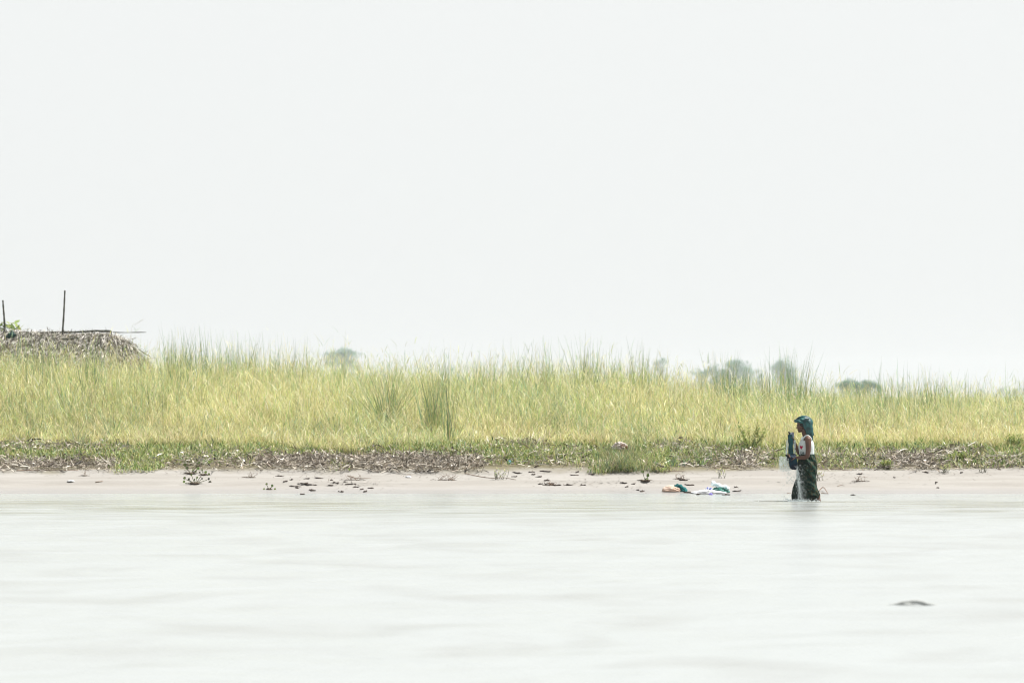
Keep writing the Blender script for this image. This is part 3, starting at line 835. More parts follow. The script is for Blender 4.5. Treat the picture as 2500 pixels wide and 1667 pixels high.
# head cloth: cap, rolled front edge, hanging folds
M_SCARF = solid('teal_head_cloth', (0.0015, 0.030, 0.034), 0.5, (0.004, 0.088, 0.084), 12, 0.5, 0.35, 25)
hc = empty('head_cloth', (0, 0, 0), None, None); hc.parent = person
bm = bmesh.new()
CAP = [(1.270, -0.105, 0.045, 0, 0.064), (1.30, -0.155, 0.058, 0, 0.086), (1.335, -0.210, 0.064, 0, 0.098), (1.362, -0.240, 0.062, 0, 0.102), (1.385, -0.236, 0.054, 0, 0.098), (1.41, -0.205, 0.036, 0, 0.088), (1.432, -0.160, 0.008, 0, 0.066), (1.445, -0.115, -0.045, 0, 0.032)]
loft(bm, dense(CAP, 6), 64, 0.03, 6, 30)
for v in bm.verts:     # cap sits high over the ear and face
    if v.co.x < -0.10 and v.co.z < 1.33: v.co.z += (-0.10 - v.co.x) * 0.30
bm_obj('cap_wrap', bm, M_SCARF, hc)
bm = bmesh.new()
roll = smoothpath([(-0.075, -0.100, 1.318), (-0.150, -0.100, 1.350), (-0.212, -0.062, 1.362), (-0.226, 0, 1.366), (-0.212, 0.062, 1.362), (-0.150, 0.100, 1.350), (-0.075, 0.100, 1.318)], 6)
tube(bm, roll, [0.015 + 0.013 * math.sin(math.pi * i / (len(roll) - 1)) for i in range(len(roll))], 12)
r2 = smoothpath([(-0.225, -0.02, 1.385), (-0.170, -0.05, 1.425), (-0.095, -0.05, 1.440), (-0.020, -0.04, 1.425), (0.035, -0.02, 1.375), (0.050, 0, 1.325)], 6)
tube(bm, r2, [0.009 + 0.010 * math.sin(math.pi * i / (len(r2) - 1)) for i in range(len(r2))], 10)
wrinkle(bm, 0.005, 30)
bm_obj('rolled_edge', bm, M_SCARF, hc)
def tail(rings, seed, folds=0.10, nf=5, nm='hanging_fold'):
    bm = bmesh.new(); loft(bm, dense(rings, 6), 56, folds, nf, 5, ph=seed)
    wrinkle(bm, 0.004, 22, seed)
    return bm_obj(nm, bm, M_SCARF, hc)
tail([(0.965, 0.046, 0.060, -0.03, 0.006), (1.01, 0.020, 0.063, -0.035, 0.012), (1.036, 0.008, 0.064, -0.04, 0.018), (1.09, -0.016, 0.068, -0.05, 0.024), (1.167, -0.058, 0.056, -0.068, 0.028), (1.254, -0.100, 0.045, -0.084, 0.028), (1.317, -0.120, 0.036, -0.090, 0.026), (1.375, -0.105, 0.020, -0.074, 0.026), (1.415, -0.075, -0.01, -0.045, 0.02)], 0.3)
tail([(1.112, 0.074, 0.088, -0.02, 0.006), (1.15, 0.040, 0.078, -0.025, 0.020), (1.20, 0.000, 0.066, -0.03, 0.036), (1.27, -0.030, 0.058, -0.03, 0.050), (1.34, -0.040, 0.062, -0.03, 0.055), (1.39, -0.040, 0.045, -0.03, 0.04)], 1.9)
bm = bmesh.new()       # crossing fold over the ear
pts = smoothpath([(-0.150, -0.088, 1.400), (-0.095, -0.108, 1.375), (-0.050, -0.112, 1.395), (-0.005, -0.085, 1.412)], 5)
tube(bm, pts, [0.012, .016, .019, .021, .022, .022, .022, .022, .022, .022, .021, .02, .018, .016, .013, .01][:len(pts)], 10)
pts = smoothpath([(-0.055, -0.112, 1.395), (-0.010, -0.108, 1.34), (0.022, -0.095, 1.27), (0.040, -0.078, 1.19)], 5)
tube(bm, pts, [0.02 - 0.0008 * i for i in range(len(pts))], 10)
wrinkle(bm, 0.004, 35, 3)
bm_obj('crossed_fold', bm, M_SCARF, hc)

# the wet washing she holds
M_WET = solid('wet_teal_cloth', (0.001, 0.022, 0.032), 0.45, (0.002, 0.070, 0.080), 9, 0.3, 0.6, 22)
M_NAVY = solid('wet_navy_cloth', (0.001, 0.006, 0.018), 0.5, (0.001, 0.032, 0.050), 8, 0.15, 0.6, 22)
wash = empty('wet_washing', PO, 'dark teal wet garment held up in both hands by the woman', 'washing')
bm = bmesh.new()
loft(bm, dense([(0.77, -0.352, -0.262, -0.02, 0.030), (0.86, -0.350, -0.272, 0.0, 0.024), (0.95, -0.348, -0.272, 0.01, 0.022), (1.02, -0.350, -0.270, 0.02, 0.024), (1.09, -0.354, -0.262, 0.02, 0.030), (1.125, -0.350, -0.270, 0.02, 0.026), (1.145, -0.330, -0.285, 0.02, 0.016)], 7), 56, 0.16, 5, 4, ph=.5)
wrinkle(bm, 0.006, 20, 2)
bm_obj('hanging_length', bm, M_WET, wash)
bm = bmesh.new()
loft(bm, dense([(0.545, -0.300, -0.235, -0.15, 0.02), (0.575, -0.345, -0.215, -0.15, 0.045), (0.63, -0.362, -0.212, -0.15, 0.060), (0.70, -0.366, -0.222, -0.155, 0.065), (0.75, -0.364, -0.228, -0.16, 0.062), (0.785, -0.345, -0.240, -0.13, 0.045), (0.80, -0.32, -0.262, -0.11, 0.02)], 7), 64, 0.11, 6, 6, ph=1.4, jag=0.006)
wrinkle(bm, 0.010, 18, 5)
bm_obj('bunched_end', bm, M_NAVY, wash)
bm = bmesh.new()
chain(bm, [((-0.345, -0.14, 0.755), 0.026), ((-0.385, -0.14, 0.770), 0.022), ((-0.408, -0.14, 0.785), 0.016)])
chain(bm, [((-0.370, -0.15, 0.755), 0.024), ((-0.388, -0.15, 0.710), 0.020)])
wrinkle(bm, 0.006, 30, 1)
M_BLK = solid('wet_black_cloth', (0.004, 0.005, 0.008), 0.4, spec=0.4)
bm_obj('twisted_corner', bm, M_BLK, wash)
bm = bmesh.new()
chain(bm, [((-0.315, 0.02, 1.135), 0.020), ((-0.335, 0.02, 1.160), 0.012), ((-0.350, 0.02, 1.182), 0.007)])
wrinkle(bm, 0.008, 30, 1)
bm_obj('cloth_tip', bm, M_BLK, wash)
bm = bmesh.new()
ball(bm, (-0.292, 0.0, 1.150), (0.030, 0.024, 0.022), 3); ball(bm, (-0.268, 0.0, 1.110), (0.014, 0.018, 0.04), 3)
wrinkle(bm, 0.010, 40, 4)
bm_obj('highlight_blob', bm, solid('wet_highlight', (0.42, 0.46, 0.52), 0.25, (0.15, 0.18, 0.24), 30, 0.7), wash)  # white wet highlight at the knot, built as a pale blob

# water streaming off the washing
def wmat():
    m, t, out = new_mat('splashing_water')
    gl = t.nodes.new('ShaderNodeBsdfPrincipled'); gl.inputs['Base Color'].default_value = (0.86, 0.90, 0.90, 1); gl.inputs['Roughness'].default_value = 0.12
    gl.inputs['IOR'].default_value = 1.33; gl.inputs['Specular IOR Level'].default_value = 0.8
    tr = t.nodes.new('ShaderNodeBsdfTransparent'); tr.inputs['Color'].default_value = (0.95, 0.98, 0.98, 1)
    tl = t.nodes.new('ShaderNodeBsdfTranslucent'); tl.inputs['Color'].default_value = (0.9, 0.95, 0.95, 1)
    a_ = t.nodes.new('ShaderNodeMixShader'); a_.inputs[0].default_value = 0.4
    b = t.nodes.new('ShaderNodeMixShader'); b.inputs[0].default_value = 0.38
    t.links.new(gl.outputs[0], a_.inputs[1]); t.links.new(tl.outputs[0], a_.inputs[2])
    t.links.new(a_.outputs[0], b.inputs[1]); t.links.new(tr.outputs[0], b.inputs[2]); t.links.new(b.outputs[0], out.inputs[0])
    return m
M_SPL = wmat()
def octa(P, rx, ry, rz):
    u = np.array([[1, 0, 0], [-1, 0, 0], [0, 1, 0], [0, -1, 0], [0, 0, 1], [0, 0, -1], [.7, .7, 0], [-.7, .7, 0], [.7, -.7, 0], [-.7, -.7, 0]])
    u[:, 0:2] *= 1.0
    f = np.array([[0, 6, 4], [6, 2, 4], [2, 7, 4], [7, 1, 4], [1, 9, 4], [9, 3, 4], [3, 8, 4], [8, 0, 4], [6, 0, 5], [2, 6, 5], [7, 2, 5], [1, 7, 5], [9, 1, 5], [3, 9, 5], [8, 3, 5], [0, 8, 5]])
    n = len(P)
    V = P[:, None, :] + u[None] * np.stack([rx, ry, rz], 1)[:, None, :]
    Q = f[None] + (np.arange(n) * 10)[:, None, None]
    return V.reshape(-1, 3), Q.reshape(-1, 3)
def splash():
    U, Vv, Yv, RX, RZ = [], [], [], [], []
    def add(n, fu, fv, r0, r1, el=(1, 2.2), yy=-0.12, ys=0.05):
        u = fu; v = fv
        r = rng.uniform(r0, r1, n)
        U.append(u); Vv.append(v); Yv.append(rng.normal(yy, ys, n)); RX.append(r); RZ.append(r * rng.uniform(*el, n))
    n = 520; v = 0.76 - 0.25 * rng.random(n); lf = np.interp(v, [.5, .76], [-.505, -.525]); rt = np.interp(v, [.5, .76], [-.33, -.375])
    add(n, lf + (rt - lf) * rng.random(n), v, .002, .006, (1, 3))
    n = 330; v = 0.52 * rng.random(n) ** .75; add(n, -.50 + (.30) * rng.random(n) + .02 * v, v, .0015, .0035)
    n = 330; v = 0.30 + .30 * rng.random(n); add(n, -.40 + .19 * rng.random(n), v, .002, .0045, (1, 3))
    # main stream down the front of the skirt
    n = 420; v = 0.60 * rng.random(n); c = np.interp(v, [0, .2, .45, .6], [-.175, -.178, -.212, -.228]); s_ = np.interp(v, [0, .2, .6], [.026, .022, .010])
    add(n, c + rng.normal(0, 1, n) * s_, v, .0022, .0055, (1, 3.0), -.19, .03)
    n = 420; v = 0.62 * rng.random(n); add(n, -.13 + rng.normal(0, .05, n) - .10 * v, v, .002, .005, (1, 1.5), -.2, .04)
    n = 110; v = 0.78 + .26 * rng.random(n); add(n, -.372 - .03 * (1.04 - v) / .26 * rng.random(n) - .005 * rng.random(n), v, .003, .006, (1.5, 5), -.02, .02)
    n = 260; v = 0.80 + .24 * rng.random(n); add(n, -.262 + .03 * rng.random(n), v, .002, .005, (1.2, 3), -.02, .02)
    # crown where it strikes the river
    n = 420; an = rng.random(n) * 6.28; rr = np.abs(rng.normal(0, .11, n)); uu = -.22 + rr * 1.5 * np.cos(an)
    U.append(uu); Vv.append(np.abs(rng.normal(0, .02, n)) * np.exp(-rr * 3)); Yv.append(-.20 + rr * .9 * np.sin(an)); r = rng.uniform(.003, .009, n); RX.append(r * 1.5); RZ.append(r * .8)
    n = 260; an = rng.random(n); uu = -.47 + .4 * an; vv = np.abs(.10 * np.exp(-((an) / .25) ** 2) * rng.random(n))
    U.append(uu); Vv.append(vv); Yv.append(rng.normal(-.2, .05, n)); r = rng.uniform(.002, .006, n); RX.append(r); RZ.append(r)
    # foam at the hem
    n = 60; U.append(rng.uniform(-.10, .16, n)); Vv.append(np.abs(rng.normal(0, .02, n))); Yv.append(rng.normal(-.18, .02, n)); r = rng.uniform(.003, .008, n); RX.append(r * 1.4); RZ.append(r)
    u, v, y, rx, rz = map(np.concatenate, (U, Vv, Yv, RX, RZ))
    V, Q = octa(np.stack([u, y, v], 1), rx, rx, rz)
    tri = npmesh('spray', V, Q)
    root = tag(link('water_splash', tri, M_SPL, None, True), 'white splash of water pouring from the wet washing into the river', 'splash', kind='stuff')
    root.location = PO
    # thin falling threads
    n = 26; v = rng.uniform(.60, .77, n); lf = -.525 + .16 * rng.random(n)
    b = np.stack([lf, rng.normal(-.12, .03, n), v], 1)
    a1 = ribbons(b, rng.random(n) * 6, rng.uniform(.05, .26, n), np.full(n, math.pi) + rng.normal(0, .04, n), np.zeros(n), rng.uniform(.003, .011, n), np.ones((n, 3)), face=rng.normal(0, .4, n))
    n = 8; v = rng.uniform(.1, .60, n); c = np.interp(v, [0, .2, .45, .6], [-.175, -.180, -.212, -.228]) + rng.normal(0, .012, n)
    b = np.stack([c, rng.normal(-.195, .02, n), v], 1)
    a2 = ribbons(b, rng.random(n) * 6, np.minimum(v, rng.uniform(.06, .22, n)), np.full(n, math.pi) + rng.normal(0, .05, n), np.zeros(n), rng.uniform(.003, .009, n), np.ones((n, 3)), face=rng.normal(0, .4, n))
    n = 6; v = rng.uniform(.95, 1.06, n)
    b = np.stack([rng.uniform(-.372, -.352, n), rng.normal(-.02, .02, n), v], 1)
    a3 = ribbons(b, np.full(n, math.pi), rng.uniform(.12, .26, n), np.full(n, math.pi - .10), np.zeros(n), rng.uniform(.006, .016, n), np.ones((n, 3)), face=rng.normal(0, .3, n))
    V, Q, C = merge([a1, a2, a3])
    o = link('falling_thread', npmesh('falling_thread', V, Q), M_SPL, root)
    o['kind'] = 'stuff'
splash()

# ------------------------------------------------------------------ laundry left on the sand
def cloth_blob(name, px0, px1, py, hpx, mat, label, cat='cloth', parent=None, depth=0.12, amp=0.25, seed=1.0, prof=None, tilt=0.0, root=None):
    """crumpled cloth lying on the sand between two photo columns, base row py"""
    p = at((px0 + px1) / 2, py)
    s_ = mpp(p); L_ = (px1 - px0) * s_; hh = hpx * s_
    bm = bmesh.new()
    bmesh.ops.create_icosphere(bm, subdivisions=5, radius=1.0)
    for v in bm.verts:
        c = v.co.copy()
        f = prof(c.x) if prof else 1.0
        n1 = mnoise.noise(Vector((c.x * 2.2 + seed, c.y * 2.5, c.z * 2))) * amp
        n2 = math.sin((c.x * 3 + c.z * 5 + c.y * 4) * 2.2 + 3 * mnoise.noise(c * 2 + Vector((seed,) * 3))) * amp * 0.28
        n3 = (1 - abs(mnoise.noise(Vector((c.x * 1.6 + c.y * 2.2 + seed, c.z * 3.0, c.y * 1.2 + c.x * .6)) * 2.2)) * 3.0) * amp * .42
        k = 1 + n1 + n2 + n3
        zz = c.z * k * f
        zz = zz if zz > -0.25 else -0.25
        v.co = Vector((c.x * (1 + n1 * 0.5) * L_ / 2, c.y * k * depth, (zz + 0.25) / 1.25 * hh + c.x * tilt * hh))
    o = bm_obj(name, bm, mat, root)
    if root is None:
        o.location = p
        tag(o, label, cat, None)
    else:
        o.location = p - root.location
    return o
M_PEACH = solid('peach_cloth', (0.58, 0.44, 0.36), 0.85, (0.50, 0.35, 0.27), 7, 0.2, 0.4, 30)
M_TEAL = solid('teal_cloth', (0.004, 0.07, 0.075), 0.8, (0.006, 0.11, 0.11), 10, 0.2, 0.5, 30)
M_WHITE = solid('white_sheet', (0.66, 0.66, 0.67), 0.85, (0.60, 0.61, 0.62), 10, 0.2, 0.4, 30)
M_PATT = solid('patterned_cloth', (0.60, 0.62, 0.68), 0.85, (0.06, 0.08, 0.34), 42, 0.2, 0, 30, rampw=(0.46, 0.52))
M_MINT = solid('pale_mint_cloth', (0.62, 0.72, 0.74), 0.85, (0.30, 0.44, 0.46), 18, 0.2, 0.6, 30, rampw=(0.45, 0.65))
M_DKG = solid('dark_green_cloth', (0.02, 0.12, 0.10), 0.85, (0.10, 0.24, 0.20), 20, 0.2, 0.5, 30, rampw=(0.45, 0.65))
cloth_blob('peach_cloth', 1617, 1664, 1199.5, 15, M_PEACH, 'peach coloured cloth lying furled on the sand at the left end of the laundry', depth=0.10, amp=0.18, seed=1, prof=lambda x: 1 - 0.45 * max(x, 0))
cloth_blob('teal_garment', 1640, 1678, 1198.5, 15, M_TEAL, 'crumpled teal garment dropped on the sand against the peach cloth', 'garment', depth=0.11, amp=0.32, seed=4, prof=lambda x: 1 - 0.4 * max(x, 0), tilt=-0.12)
cloth_blob('white_sheet', 1687, 1772, 1204, 9, M_WHITE, 'white sheet spread flat on the sand under the rolled towel', depth=0.26, amp=0.20, seed=7, prof=lambda x: 1 - 0.5 * abs(x))
cloth_blob('patterned_cloth', 1720, 1742, 1199, 9, M_PATT, 'small blue and white patterned cloth lying on the white sheet', depth=0.09, amp=0.3, seed=9)
bd = empty('rolled_towel', at(1759, 1201.5), 'rolled pale mint towel with dark green lining at the right end of the laundry', 'towel')
cloth_blob('green_lining', 1738, 1781, 1201.5, 14, M_DKG, None, depth=0.13, amp=0.30, seed=12, root=bd)
bm = bmesh.new(); s_ = mpp(bd.location)
pts = smoothpath([Vector((-22 * s_, -0.03, 23 * s_)), Vector((-8 * s_, -0.05, 18 * s_)), Vector((8 * s_, -0.05, 13.5 * s_)), Vector((20 * s_, -0.04, 9 * s_))], 6)
tube(bm, pts, [(5.2 + 0.9 * math.sin(i * 1.1)) * s_ for i in range(len(pts))], 16)
wrinkle(bm, 0.018, 14, 8); wrinkle(bm, 0.007, 45, 2)
bm_obj('towel_roll', bm, M_MINT, bd)
cloth_blob('purple_wrapper', 1730, 1740, 1207.5, 4, solid('purple_plastic', (0.22, 0.18, 0.55), 0.4), 'tiny purple soap wrapper on the sand in front of the white sheet', 'wrapper', depth=0.03, amp=0.2, seed=3)
cloth_blob('blue_plastic_scrap', 1238, 1249, 1131, 7, solid('blue_plastic', (0.12, 0.38, 0.48), 0.4), 'small light blue plastic scrap lying at the edge of the plant litter', 'plastic scrap', depth=0.04, amp=0.35, seed=5)
cloth_blob('rag_bundle', 1492, 1531, 1113, 15, solid('stained_rag', (0.46, 0.41, 0.38), 0.85, (0.26, 0.13, 0.07), 11, 0.2, 0.6, 25, rampw=(0.5, 0.66)), 'pale pinkish stained rag bundle resting on top of the grassy mound', 'rag', depth=0.13, amp=0.5, seed=15)
bpy.data.objects['rag_bundle'].location += Vector((0, -.40, .15))
rg_ = bpy.data.objects['rag_bundle']
cloth_blob('dark_hollow', 1500, 1544, 1122, 13, M_DKG, None, depth=.10, amp=.4, seed=21, root=rg_)  # dark blob put in for the shaded hollow below the rag
cloth_blob('pale_shell', 989, 1004, 1165.5, 4, M_WHITE, 'flat whitish scrap on the bare sand below the middle litter drift', 'scrap', depth=0.05, amp=0.3, seed=2)
cloth_blob('white_flake', 164, 182, 1174.5, 2.4, M_WHITE, 'thin white flake lying on the open sand at the left', 'scrap', depth=0.05, amp=0.2, seed=6)

# ------------------------------------------------------------------ plants on the sand
M_STEM = solid('dark_root', (0.045, 0.035, 0.028), 0.8, (0.12, 0.09, 0.06), 30)
M_GSTEM = solid('olive_stem', (0.10, 0.12, 0.05), 0.6, (0.05, 0.05, 0.03), 20)
M_HLEAF = solid('hyacinth_leaf', (0.10, 0.17, 0.045), 0.4, (0.17, 0.22, 0.06), 16, 0.5)
M_DLEAF = solid('withered_leaf', (0.05, 0.06, 0.035), 0.6, (0.10, 0.08, 0.05), 20)
def hyacinth(px, py, leaves, label, rootw=0.10, dark=()):
    """leaves: (dx_px, dy_px, radius_m) leaf centres relative to the base"""
    p = at(px, py); s_ = mpp(p)
    root = empty('water_hyacinth', p, label, 'plant')
    bm = bmesh.new()
    for k in range(46):
        an = random.random() * 6.28; r = random.random() * rootw
        tube(bm, [(r * .2 * math.cos(an), r * .2 * math.sin(an), .02), (r * .7 * math.cos(an), r * .6 * math.sin(an), .03 * random.random()), (r * 1.25 * math.cos(an), r * math.sin(an), .004)], [.007, .005, .002], 5)
    ball(bm, (0, 0, 0.008), (rootw * .6, rootw * .5, .022), 2)
    wrinkle(bm, .006, 40)
    bm_obj('root_mat', bm, M_STEM, root)
    for i, (dx, dy, r) in enumerate(leaves):
        yy = random.uniform(-.07, .07)
        tip = Vector((dx * s_, yy, dy * s_))
        bm = bmesh.new()
        tube(bm, smoothpath([(dx * s_ * .08, 0, .012), (dx * s_ * .45, yy * .5, dy * s_ * .40), tip - Vector((dx * s_ * .12, 0, r * .8))], 4), 0.0055, 6)
        bm_obj('stem', bm, M_GSTEM, root)
        bm = bmesh.new()
        tilt = Matrix.Rotation(random.uniform(.9, 1.45), 3, 'X') @ Matrix.Rotation(random.uniform(-.5, .5), 3, 'Y')
        n = 16; c = bm.verts.new((0, 0, -r * .12))
        ring = [bm.verts.new((r * math.cos(2 * math.pi * k / n) * (1 - .12 * math.cos(4 * math.pi * k / n)), r * math.sin(2 * math.pi * k / n), .12 * r * math.sin(6.28 * k / n * 2))) for k in range(n)]
        mid = [bm.verts.new((v.co.x * .55, v.co.y * .55, -r * .05)) for v in ring]
        for k in range(n):
            bm.faces.new((ring[k], ring[(k + 1) % n], mid[(k + 1) % n], mid[k])); bm.faces.new((mid[k], mid[(k + 1) % n], c))
        bmesh.ops.solidify(bm, geom=bm.faces[:], thickness=0.0025)
        for v in bm.verts: v.co = tilt @ v.co + tip
        bm_obj('leaf', bm, M_DLEAF if i in dark else M_HLEAF, root)
    return root
hyacinth(476, 1180.5, [(-25, 14, .028), (-26, 5, .030), (-15, 11, .026), (-8, 22, .022), (-2, 10, .020), (4, 15, .022), (14, 17, .014), (16, 12, .018), (34, 12, .024), (36, 3, .034)], 'sprawling stranded water hyacinth with many small round leaves on the left sand', .16, dark=(2, 6, 7, 8, 9))
hyacinth(466, 1156, [(-14, 22, .034), (-10, 14, .030), (18, 13, .034), (20, 27, .026), (4, 9, .020), (12, 5, .022)], 'green water hyacinth at the litter edge directly above the sprawling one', .13)
hyacinth(497, 1160, [(-10, 7, .018), (6, 8, .030), (14, 3, .024), (-4, 13, .018)], 'small yellowing water hyacinth beside the sprawling one, on its upper right', .10, dark=(0,))
hyacinth(657, 1195, [(-6, 14, .024), (8, 10, .026), (-13, 1.5, .020), (14, 1.5, .022)], 'tiny four leaved water hyacinth by itself near the water left of middle', .06)
hyacinth(1576, 1174, [(-7, 23, .032), (6, 14, .034), (4, 6, .026), (-1, 5, .018)], 'little hyacinth with one tall round leaf on the sand below the grassy mound', .16)

M_TWIG = solid('brown_twig', (0.14, 0.095, 0.065), 0.85, (0.24, 0.17, 0.12), 25)
def sprig(px, py, wpx, hpx, n, label, name='dry_sprig', leafy=False):
    p = at(px, py); s_ = mpp(p)
    root = empty(name, p, label, 'plant')
    bm = bmesh.new(); tips = []
    for k in range(n):
        x0 = random.uniform(-.5, .5) * wpx * s_ * .6; y0 = random.uniform(-.06, .06)
        x1 = x0 + random.uniform(-.35, .35) * wpx * s_; h = hpx * s_ * random.uniform(.45, 1)
        pts = smoothpath([(x0, y0, -.005), ((x0 + x1) / 2 + random.uniform(-.02, .02), y0 * 1.2, h * .5), (x1, y0 * 1.5, h)], 3)
        tube(bm, pts, [.004 - .0003 * i for i in range(len(pts))], 5)
        for j in range(2):
            a_ = pts[random.randint(2, len(pts) - 1)]
            q = a_ + Vector((random.uniform(-.06, .06), random.uniform(-.03, .03), random.uniform(.01, .05)))
            tube(bm, [a_, q], [.0025, .0015], 4); tips.append(q)
    bm_obj('twigs', bm, M_GSTEM if leafy else M_TWIG, root)
    if leafy:
        P = np.array([tuple(t) for t in tips for _ in range(4)]); m = len(P)
        V, Q, C = ribbons(P, rng.random(m) * 6.28, rng.uniform(.02, .05, m), rng.uniform(.3, 1.6, m), np.zeros(m), rng.uniform(.008, .014, m), pick(np.array([3, 2, 4, 1, 3, 1, 1.0]), m), nseg=3, wprof=np.array([.3, 1, .8, .1]))
        link('leaves', npmesh('leaves', V, Q, C), M_GREEN, root)
    else:
        bm = bmesh.new()
        tube(bm, [(-.32 * wpx * s_, 0, .006), (0, .02, .012), (.32 * wpx * s_, 0, .006)], [.004, .007, .004], 5)
        for k in range(7):
            x = random.uniform(-.5, .5) * wpx * s_
            tube(bm, [(x - .05, random.uniform(-.05, .05), .008), (x, random.uniform(-.05, .05), .016), (x + .06, random.uniform(-.05, .05), .006)], [.003, .005, .003], 5)
        bm_obj('roots', bm, M_STEM, root)
sprig(1222, 1170, 44, 24, 12, 'leafy sprig of thin stems growing on the sand right below the middle litter', leafy=True)
sprig(2003, 1173, 26, 26, 9, 'twiggy sprig with loose roots on the sand just right of the skirt of the woman', leafy=True)
sprig(2100, 1175, 34, 16, 7, 'low dry sprig with three upright stalks on the sand right of the woman')
sprig(1092, 1172, 70, 14, 14, 'wide mat of dry rootlets on the sand below the middle litter drift')
sprig(2400, 1152, 30, 20, 9, 'small green weed standing at the litter edge near the right side', leafy=True)
sprig(2310, 1154, 30, 20, 12, 'bushy green weed at the litter edge, left of the small weed near the right side', leafy=True)
sprig(860, 1172, 60, 12, 7, 'thin dry seedling stalks scattered in a row on the sand under the big litter drift')
sprig(1345, 1185, 44, 9, 8, 'dark tangled rootlets lying low on the sand in the middle of the beach')
sprig(1762, 1167, 36, 26, 6, 'pale straw like seedlings on the sand above the rolled towel', leafy=True)
sprig(1662, 1170, 30, 14, 7, 'brown tangle of rootlets on the sand above the teal garment')
sprig(205, 1162, 12, 16, 3, 'tiny two stalked seedling on the sand at the left')
sprig(613, 1166, 36, 12, 6, 'reddish dry creeper on the sand between two hyacinths')

def stick(pts, r, label, mat=None, name='driftwood_stick', lift=0.012, up=None):
    P = [at(a_, b) for a_, b in pts]
    if up:
        for p, u in zip(P, up): p.z += u
    o0 = P[0].copy()
    bm = bmesh.new()
    pp = smoothpath([p - o0 + Vector((0, 0, lift)) for p in P], 5)
    tube(bm, pp, [r * (1 - .5 * i / len(pp)) for i in range(len(pp))], 7)
    wrinkle(bm, r * .3, 12)
    o = bm_obj(name, bm, mat or M_TWIG); o.location = o0
    tag(o, label, 'stick')
stick([(1135, 1156), (1160, 1162), (1200, 1168), (1230, 1167), (1260, 1172)], .008, 'long thin curved twig trailing over the sand below the middle litter')
stick([(848, 1162), (870, 1168), (905, 1169)], .007, 'short reddish stick on the sand under the big litter drift')
stick([(233, 1178), (251, 1176)], .009, 'single short stick lying on bare sand at the left')
stick([(905, 1100), (925, 1102), (950, 1118), (968, 1128)], .012, 'curved grey branch arching out of the grass over the litter', M_STEM, up=[.05, .12, .06, 0])
stick([(1998, 1201), (2010, 1197.5), (2022, 1207)], .010, 'bent dark twig at the water edge right of the woman', up=[0, .05, 0])
stick([(2005, 1205), (2021, 1206)], .006, 'straight thin twig at the water edge below the bent one')
stick([(1610, 1151), (1660, 1151), (1675, 1150)], .006, 'straight dry stalk at the litter edge above the laundry')
stick([(1745, 1144), (1770, 1143), (1803, 1147)], .008, 'thin dark stick at the litter edge above the rolled towel')
stick([(1921, 1205.5), (1932, 1205.5)], .006, 'tiny stick at the water edge just left of the woman')
stick([(2045, 1188), (2053, 1185), (2062, 1187)], .005, 'small bent twig on the sand a little right of the woman')
stick([(40, 1150), (100, 1148), (190, 1149)], .010, 'long pale stalk lying along the lower litter edge at far left')
stick([(1985, 1145), (2040, 1147), (2080, 1150)], .007, 'thin stalk along the litter edge right of the woman')

# dark scraps of dead leaf lying on the sand
M_SCRAP = solid('rotten_leaf', (0.018, 0.014, 0.012), 0.8, (0.06, 0.042, 0.032), 30, 0.2, .5, 60)
def scrap(px, py, wpx, seedv, label, group):
    p = at(px, py); s_ = mpp(p); L_ = wpx * s_ * random.uniform(.6, 1.35)
    bm = bmesh.new(); bmesh.ops.create_icosphere(bm, subdivisions=3, radius=1.0)
    for v in bm.verts:
        c = v.co
        n1 = mnoise.noise(c * 1.7 + Vector((seedv, 0, seedv))) * 1.6 + mnoise.noise(c * 4.5 + Vector((seedv, 3, 0))) * .8
        v.co = Vector((c.x * L_ * .5 * (1 + .35 * n1), c.y * .022 * (1 + n1) + .03 * math.sin(c.x * 2 + seedv * 5), max(c.z, -.3) * .010 * max(.1, 1 + n1 * 1.5) + .004 + .022 * max(0, c.x * math.cos(seedv * 4)) ** 2))
    o = bm_obj('dead_leaf_scrap', bm, M_SCRAP); o.location = p
    o.rotation_euler = (0, 0, random.uniform(-.5, .5))
    tag(o, label, 'debris', group)
def c6(x, y): return 580 + x / 3.794, 1050 + y / 3.794
def c7(x, y): return 1180 + x / 3.794, 1050 + y / 3.794
def c8(x, y): return 1880 + x / 3.794, 1050 + y / 3.794
A_ = [(390, 428, 20), (440, 478, 14), (535, 523, 22), (610, 495, 24), (640, 503, 16), (700, 510, 18), (680, 555, 20), (700, 562, 16), (600, 595, 12), (855, 515, 16), (910, 490, 20), (1050, 503, 20), (1180, 570, 12), (960, 572, 16), (1230, 538, 16), (640, 452, 18), (750, 447, 20), (500, 460, 16), (1000, 478, 12), (550, 537, 12), (1100, 530, 14), (1150, 550, 10), (870, 465, 8)]
for i, (x, y, w_) in enumerate(A_):
    scrap(*c6(x, y), w_, i + .5, 'dark dead leaf scrap in the left scatter on the sand, below the big litter drift', 'dark leaf scraps on the left of middle sand')
B_ = [(310, 397, 26), (285, 433, 12), (450, 390, 20), (465, 410, 18), (515, 433, 12), (580, 383, 20), (590, 467, 16), (610, 500, 22), (680, 512, 20), (790, 508, 18), (925, 510, 18), (840, 420, 18), (870, 390, 16), (530, 500, 16), (1130, 392, 14), (1000, 412, 18)]
for i, (x, y, w_) in enumerate(B_):
    scrap(*c7(x, y), w_, i + .7, 'dark dead leaf scrap on the middle sand between litter drift and grassy mound', 'dark leaf scraps on the middle sand')
C_ = [(1330, 527, 14), (1470, 567, 22), (1300, 490, 14), (1390, 500, 12), (1430, 556, 14)]
for i, (x, y, w_) in enumerate(C_):
    scrap(*c7(x, y), w_, i + .2, 'dark dead leaf scrap on the sand to the left of the peach cloth', 'dark leaf scraps left of the laundry')
